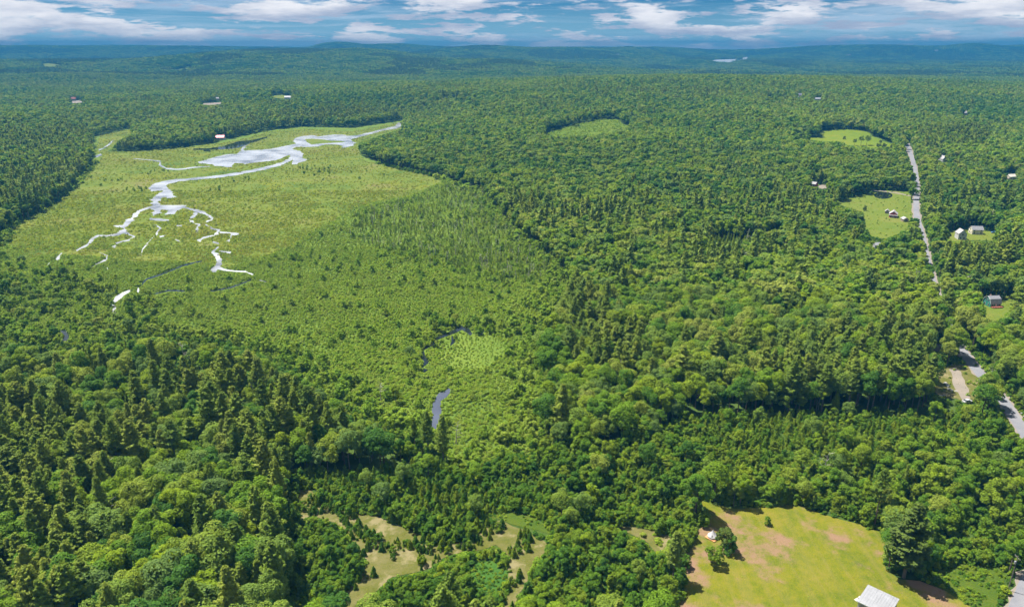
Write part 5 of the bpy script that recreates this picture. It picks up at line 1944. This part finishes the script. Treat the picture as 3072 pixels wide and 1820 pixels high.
skirt('bush', 1.9, 130, 420, 10, (.7, 2.2), 111, SIGHT + SIGHT_W)
skirt('young_tree', 3.2, 130, 1000, 9, (2.0, 5.0), 112, SIGHT + SIGHT_W + HOUSE_SIGHT)
P = frustum_grid(3.4, 230, 1000, 0.06, 120, 114)
P = P[inside(P, WET) & ~inside(P, MARSH)]
dw = seg_dist(P, WET)
P = P[rg.random(len(P)) < 0.42 * (1 - sstep(3, 20, dw))]
place('swamp_willow', P, rg.uniform(2.5, 7.5, len(P)), low='shrub', polys=SIGHT_W + SIGHT_M)
P = frustum_grid(1.75, 130, 400, 0.06, 120, 113)
P = P[in_reg(P, 'young') & ~in_open(P) & ~near_road(P, 3.6) & not_kept(P, -1.0) & ~inside(P, WET)]
place('bush', P, rg.uniform(.6, 1.7, len(P)), low=None, polys=SIGHT)
# saplings inside the sandy clearing and glades
for poly, sp_, kinds, hr in ((F_SAND, 1.9, ('young_pine', 'young_tree'), (0.8, 4.0)), (F_SAND2, 4.5, ('young_pine', 'shrub'), (.6, 2.5)), (F_PIT, 1.1, ('bush', 'bush'), (.4, .9)),
                             (F_GLADE, 1.3, ('bush', 'shrub'), (.4, 1.0)), (F_LUSH, 1.4, ('bush', 'bush'), (.35, 1.3)), (F_REG, 3.6, ('shrub', 'swamp_willow'), (1.0, 2.4)), (F_REG2, 5, ('shrub', 'swamp_willow'), (1.0, 2.4)),
                             (F_LOT, 6, ('shrub', 'young_pine'), (.5, 1.6)), (F_TENT, 9.0, ('shrub', 'shrub'), (.15, .35)), (F_LAWN, 9, ('shrub', 'young_tree'), (.4, 1.6))):
    lo, hi = poly.min(0), poly.max(0)
    gx, gy = np.meshgrid(np.arange(lo[0], hi[0], sp_), np.arange(lo[1], hi[1], sp_))
    P = np.stack([gx.ravel(), gy.ravel()], 1)
    P += rg.uniform(-.5, .5, P.shape) * sp_
    P = P[inside(P, poly) & not_kept(P, -0.6)]
    keepp = vnoise(P[:, 0] / 4.6, P[:, 1] / 4.6, 71) > (0.46 if poly is F_SAND else 0.30)
    P = P[keepp]
    a = rg.random(len(P)) < .6
    for kd, mm in ((kinds[0], a), (kinds[1], ~a)):
        hh = rg.uniform(hr[0], hr[1], mm.sum()) ** 1.0
        plant(kd, P[mm], hh / KIND[kd]['h'], hh / KIND[kd]['h'])

# grass tussocks on the fields
for poly, sp_, dn in ((F_TENT, 0.85, .40), (F_SAND, 0.9, .4), (F_SAND2, 0.9, .4), (F_LOT, 1.3, .3), (F_LAWN, 2.6, .25), (F_GRE, 1.6, .25), (F_CRE, 2.0, .25)):
    lo, hi = poly.min(0), poly.max(0)
    gx, gy = np.meshgrid(np.arange(lo[0], hi[0], sp_), np.arange(max(lo[1], 120), hi[1], sp_))
    P = np.stack([gx.ravel(), gy.ravel()], 1)
    P += rg.uniform(-.5, .5, P.shape) * sp_
    P = P[inside(P, poly) & not_kept(P, -0.5)]
    P = P[rg.random(len(P)) < dn * (0.35 + 1.1 * vnoise(P[:, 0] / 7, P[:, 1] / 7, 73))]
    hh = rg.uniform(.05, .17, len(P))
    plant('grass_tuft', P, rg.uniform(.5, 1.0, len(P)) * (1.0 if sp_ < 1.5 else 1.4), hh / .35)
# swamp shrubs
for spacing, y0, y1, sd in ((1.75, 225, 560, 81), (2.5, 560, 1000, 82)):
    P = frustum_grid(spacing, y0, y1, 0.09, 120, sd)
    P = P[inside(P, WET) & not_kept(P)]
    mar = inside(P, MARSH)
    dm = np.zeros(len(P))
    v_ = vnoise(P[:, 0] / 16, P[:, 1] / 16, 91)
    v2 = vnoise(P[:, 0] / 55, P[:, 1] / 55, 93)
    inm = np.where(mar)[0]
    de = seg_dist(P[inm], MARSH)
    nearness = 1 - sstep(400, 760, P[inm, 1])
    keepm = np.ones(len(P), bool)
    keepm[inm] = (rg.random(len(inm)) < 0.002 + 0.8 * sstep(0.66, 0.85, v2[inm]) * sstep(.35, .6, v_[inm]) * (0.25 + .75 * nearness) + 0.75 * (1 - sstep(0, 95, de)) * sstep(.25, .6, v_[inm]) * (P[inm, 1] < 800) + 0.45 * nearness * sstep(.35, .7, v_[inm]))
    sed = in_reg(P, 'sedge')
    keepm[sed] &= rg.random(sed.sum()) < .8
    P, mar, v_, v2, sed = P[keepm], mar[keepm], v_[keepm], v2[keepm], sed[keepm]
    sw, wi = in_reg(P, 'snagwood'), in_reg(P, 'willow')
    n = len(P)
    h = rg.uniform(0.9, 1.75, n) * (0.7 + 0.6 * v_) * (0.8 + .4 * v2)
    h[mar] *= 0.55
    h[sed] *= 0.55
    tall = (~mar) & (~sed) & (rg.random(n) < np.where(sw, 0.17, np.where(wi, 0.06, 0.012)))
    place('shrub', P[~tall], h[~tall], low=None, polys=SIGHT_W)
    th = rg.uniform(3.5, 7.5, n)
    tk = tall & sw & (rg.random(n) < .75)
    place('larch_tree', P[tk], th[tk] * 0.85, low='shrub', polys=SIGHT_W + SIGHT_M, slim=0.8)
    place('swamp_willow', P[tall & ~tk], th[tall & ~tk] * 0.8, low='shrub', polys=SIGHT_W + SIGHT_M, slim=.85)
    big = wi & (rg.random(n) < .02) & ~mar
    place('broadleaf_tree', P[big], rg.uniform(6, 10, big.sum()), low='swamp_willow', polys=SIGHT_W + SIGHT_M)
    sn = sw & (rg.random(n) < 0.022)
    if sn.any():
        hh = rg.uniform(5, 11, sn.sum())
        fr = clear_frac(P[sn], np.zeros(sn.sum()), hh, SIGHT_M)
        PLANTS['dead_tree'].append(np.column_stack([P[sn][fr > .6], np.zeros((fr > .6).sum()), hh[fr > .6] / 11, hh[fr > .6] / 11]))
# marsh tufts
for spacing, y0, y1, sd in ((2.6, 380, 800, 95), (4.2, 800, 2000, 96)):
    P = frustum_grid(spacing, y0, y1, 0.09, 60, sd)
    P = P[inside(P, MARSH) & not_kept(P)]
    P = P[rg.random(len(P)) < 0.15 + 0.9 * vnoise(P[:, 0] / 30, P[:, 1] / 30, 97)]
    h = rg.uniform(.25, .6, len(P))
    place('marsh_tuft', P, h, low=None, polys=SIGHT_W)
# a few bushes clumped in the open marsh
for u_, v_, n_, r_ in ((880, 480, 14, 12), (980, 520, 26, 26), (480, 515, 14, 12), (385, 570, 10, 9), (710, 540, 7, 8), (640, 570, 6, 8), (940, 505, 12, 14), (330, 540, 14, 16)):
    c = np.array(flat(u_, v_))
    P = c + rg.normal(0, r_, (n_, 2))
    h = rg.uniform(1.5, 4.0, n_)
    place('young_tree', P, h, low='shrub', polys=SIGHT_W)

# ------------------------------------------------------------------ the 300 that show largest of each kind become things; the rest is woodland
LM = [('the white bell tent', (2138, 1615)), ('the white shed', (2640, 1790)), ('the largest field pine', (2711, 1620)), ('the golden-green pine', (1285, 1300)), ('the blue-grey pool', (1312, 1230)),
      ('the reedy hollow', (1465, 1720)), ('the sandy clearing', (1290, 1660)), ('the gravel yard', (2860, 1140)), ('the utility pole', (3035, 1720)), ('the white car', (2900, 1205)), ('the green gambrel house', (2972, 900)),
      ('the bottom left corner', (30, 1800)), ('the left edge at mid height', (20, 1100)), ('the small sedge meadow', (1400, 1070)), ('the dark pool at the left', (195, 1010)), ('the bottom edge middle', (1536, 1800)),
      ('the three bare-trunked pines', (900, 1350)), ('the dead tree above the field', (2470, 1400)), ('the sandy clearing end', (900, 1500)), ('the bottom edge left of centre', (600, 1800)),
      ('the mown field top', (2300, 1520)), ('the lone round bush', (2303, 1560)), ('the pool among swamp shrubs', (340, 900)), ('the right edge below the road', (3050, 1450)), ('the sandy glade', (1960, 1620)), ('the black meander', (1340, 1000)), ('the upper white mailbox', (3062, 1246)), ('the gravel pad', (2810, 1045)), ('the creek mouth pool', (660, 810)), ('the central snag', (1940, 1000)),
      ('the leftmost bare-trunked pine', (1080, 1345)), ('the full olive pine', (806, 1460)), ('the pale yellow-green pine', (2018, 1670)), ('the bare-trunked field pine', (2622, 1500)), ('the grey dead tree', (2972, 1105)),
      ('the lower mailbox', (3069, 1256)), ('the picture centre', (1536, 910)), ('the middle of the left edge', (5, 910)), ('the green glade', (1540, 1560)), ('the black creek', (480, 830))]
ORD = ['nearest', 'second nearest', 'third nearest', 'fourth nearest', 'fifth nearest', 'sixth nearest', 'seventh nearest', 'eighth nearest', 'ninth nearest', 'tenth nearest']
WORD = {'broadleaf_tree': ('tree', 'green broadleaf tree'), 'pine_tree': ('pine', 'olive-green pine'), 'fir_tree': ('fir', 'narrow cone-shaped fir'), 'young_tree': ('sapling', 'bushy young tree'),
        'young_pine': ('young pine', 'dense young pine'), 'bush': ('bush', 'low green bush'), 'larch_tree': ('larch', 'slender pale green larch'), 'swamp_willow': ('willow', 'bushy swamp willow'), 'shrub': ('shrub', 'low swamp shrub')}


def zone(u, v):
    a = 'left' if u < 760 else 'centre left' if u < 1536 else 'centre right' if u < 2300 else 'right'
    b = 'foreground' if v > 1500 else 'middle ground' if v > 1150 else 'background'
    return a, b


STUFF = {'broadleaf_tree': ('broadleaf_woodland', 'dense green broadleaf woodland covering the land', 'woodland'), 'pine_tree': ('pine_woodland', 'dark olive pines mixed through the woodland', 'woodland'),
         'fir_tree': ('fir_thicket', 'narrow conifers scattered through wood and swamp', 'woodland'), 'young_tree': ('young_growth', 'bushy young growth around clearings and wood edges', 'undergrowth'),
         'young_pine': ('young_pines', 'dense young pines around the clearings', 'undergrowth'), 'shrub': ('shrub_swamp', 'yellow-green shrubs covering the swamp', 'shrubs'),
         'bush': ('undergrowth', 'low green undergrowth between young trees and along wood edges', 'undergrowth'), 'swamp_willow': ('willow_thicket', 'light green willows around the swamp', 'willows'), 'larch_tree': ('larch_swamp', 'slender pale larches standing in the swamp', 'larches'),
         'grass_tuft': ('field_grass', 'tussocks of dry and green grass on the fields', 'grass'), 'marsh_tuft': ('marsh_plants', 'tufts of sedge and marsh plants', 'marsh plants')}
LODS = {'shrub': (330, 650), 'young_tree': (380, 800), 'young_pine': (380, 800), 'marsh_tuft': (300, 650), 'grass_tuft': (300, 500), 'larch_tree': (330, 700), 'swamp_willow': (380, 800), 'bush': (300, 600)}
COUNTS = {}
for kind in list(KIND):
    if not PLANTS[kind]:
        continue
    A = np.concatenate(PLANTS[kind])
    h0 = KIND[kind]['h']
    u, v, d = project(A[:, 0], A[:, 1], A[:, 2] + h0 * A[:, 4] * 0.6)
    on = (u > 4) & (u < 3068) & (v > 0) & (v < 1816)
    size = np.where(on, h0 * A[:, 4] * A[:, 3] / d ** 2, -1)
    nv = len(KIND[kind]['near'])
    var = rg.integers(0, 1000, len(A))
    rot = rg.uniform(0, 6.283, len(A))
    top = np.zeros(len(A), bool)
    if kind not in ('marsh_tuft', 'grass_tuft'):
        o = np.argsort(-size)[:296]
        o = o[size[o] > 0]
        top[o] = True
        # names by landmark
        best = {}
        for nm, (lu, lv) in LM:
            du, dv = u - lu, v - lv
            dd = np.hypot(du, dv)
            dd[~on] = 1e9
            for dr, mm in (('left of', (du < 0) & (np.abs(dv) <= -du)), ('right of', (du > 0) & (np.abs(dv) <= du)), ('beyond', (dv < 0) & (np.abs(du) < -dv)), ('in front of', (dv > 0) & (np.abs(du) < dv))):
                ii = np.where(mm & (dd < 500))[0]
                for rk, i in enumerate(ii[np.argsort(dd[ii])][:10]):
                    if top[i] and (i not in best or rk < best[i][0]):
                        best[i] = (rk, dr, nm)
        cat, desc = WORD[kind]
        plural = cat + ('es' if cat.endswith('h') else 's')
        for i in np.where(top)[0]:
            if i in best:
                lb = f'{desc}, {ORD[best[i][0]]} {cat} {best[i][1]} {best[i][2]}'
                gp = f'{plural} near landmarks'
            else:
                a, b = zone(u[i], v[i])
                lb = f'{desc} among many alike in the {a} {b}'
                gp = f'{plural} of the {a} {b}'
            tree_thing(kind, cat, kind, int(var[i]), (A[i, 0], A[i, 1], A[i, 2]), A[i, 3], A[i, 4], rot[i], lb, gp)
    rest = ~top
    n1, n2 = LODS.get(kind, (430, 1050))
    meshes, off = [], {}
    for lod in ('near', 'mid', 'far'):
        off[lod] = (len(meshes), len(KIND[kind][lod]))
        meshes += [j for _, _, j in KIND[kind][lod]]
    dist = np.hypot(A[:, 0], A[:, 1])
    model = np.zeros(len(A), int)
    for lod, mm in (('near', dist < n1), ('mid', (dist >= n1) & (dist < n2)), ('far', dist >= n2)):
        model[mm] = off[lod][0] + var[mm] % off[lod][1]
    nm, lb, ct = STUFF[kind]
    scatter_obj(nm, A[rest, :3], model[rest], rot[rest], np.column_stack([A[rest, 3], A[rest, 3], A[rest, 4]]), meshes, lb, ct)
    COUNTS[kind] = (len(A), int(top.sum()))
if PLANTS['dead_tree']:
    A = np.concatenate(PLANTS['dead_tree'])
    scatter_obj('swamp_snags', A[:, :3], rg.integers(0, 4, len(A)), rg.uniform(0, 6.28, len(A)), np.column_stack([A[:, 3]] * 2 + [A[:, 4]]), SNAGS, 'bleached snags standing in the swamp', 'snags')

# far hills: woodland too distant to tell the trees apart
P = []
for spacing, y0, y1, sd in ((31, 3300, 5600, 101), (42, 5600, 9500, 102)):
    q = frustum_grid(spacing, y0, y1, 0.05, 0, sd)
    P.append(np.column_stack([q, np.full(len(q), 1.0 if spacing < 35 else 1.32)]))
P = np.concatenate(P)
S_ = P[:, 2]
P = P[:, :2]
k = ~in_open(P) & not_kept(P, 10) & ~inside(P, LAKE)
P, S_ = P[k], S_[k]
z = hgt(P[:, 0], P[:, 1])
fr = clear_frac(P, z, np.full(len(P), 26.0), SIGHT_L + [s for s in SIGHT if s[0][:, 1].mean() > 2500] + HOUSE_SIGHT[-40:])
P, z, S_ = P[fr > .8], z[fr > .8], S_[fr > .8]
fm = rg.integers(0, len(FARW), len(P))
st_ = vnoise(P[:, 0] / 260, P[:, 1] / 420, 131) + 0.25 * (vnoise(P[:, 0] / 90, P[:, 1] / 140, 133) - .5)
fm = np.where(st_ > 0.62, rg.choice([0, 3, 6, 9], len(P)), np.where(fm % 3 == 0, (fm + 1) % 9, fm))
scatter_obj('far_forest', np.column_stack([P, z]), fm, rg.uniform(0, 6.28, len(P)), np.column_stack([S_, S_, rg.uniform(.8, 1.2, len(P))]), FARW,
            'unbroken forest covering the far hills', 'forest')
COUNTS['far'] = len(P)

# ------------------------------------------------------------------ air
M_HAZE = bpy.data.materials.new('blue_summer_haze')
M_HAZE.use_nodes = True
nt = M_HAZE.node_tree
nt.nodes.clear()
pv = N(nt.nodes, 'ShaderNodeVolumePrincipled')
pv.inputs['Color'].default_value = (0.028, 0.20, 0.42, 1)
pv.inputs['Density'].default_value = 1.65e-4
pv.inputs['Anisotropy'].default_value = 0.0
om = N(nt.nodes, 'ShaderNodeOutputMaterial')
nt.links.new(pv.outputs[0], om.inputs['Volume'])
hz = MB().box((0, 0, 0), (90000, 90000, 1)).build('haze', M_HAZE)
hz.location = (0, 0, 0)
hz.data.vertices.foreach_set('co', np.array([(x, y, zz) for zz in (-20.0, float(G_Z.max()) + 24.0) for x, y in ((-10000, -10000), (10000, -10000), (10000, 10000), (-10000, 10000))], np.float32).ravel())
tag(hz, 'thin blue haze filling the air over the forest', 'haze', kind='stuff')
print('COUNTS', COUNTS, 'objects', len(bpy.data.objects))
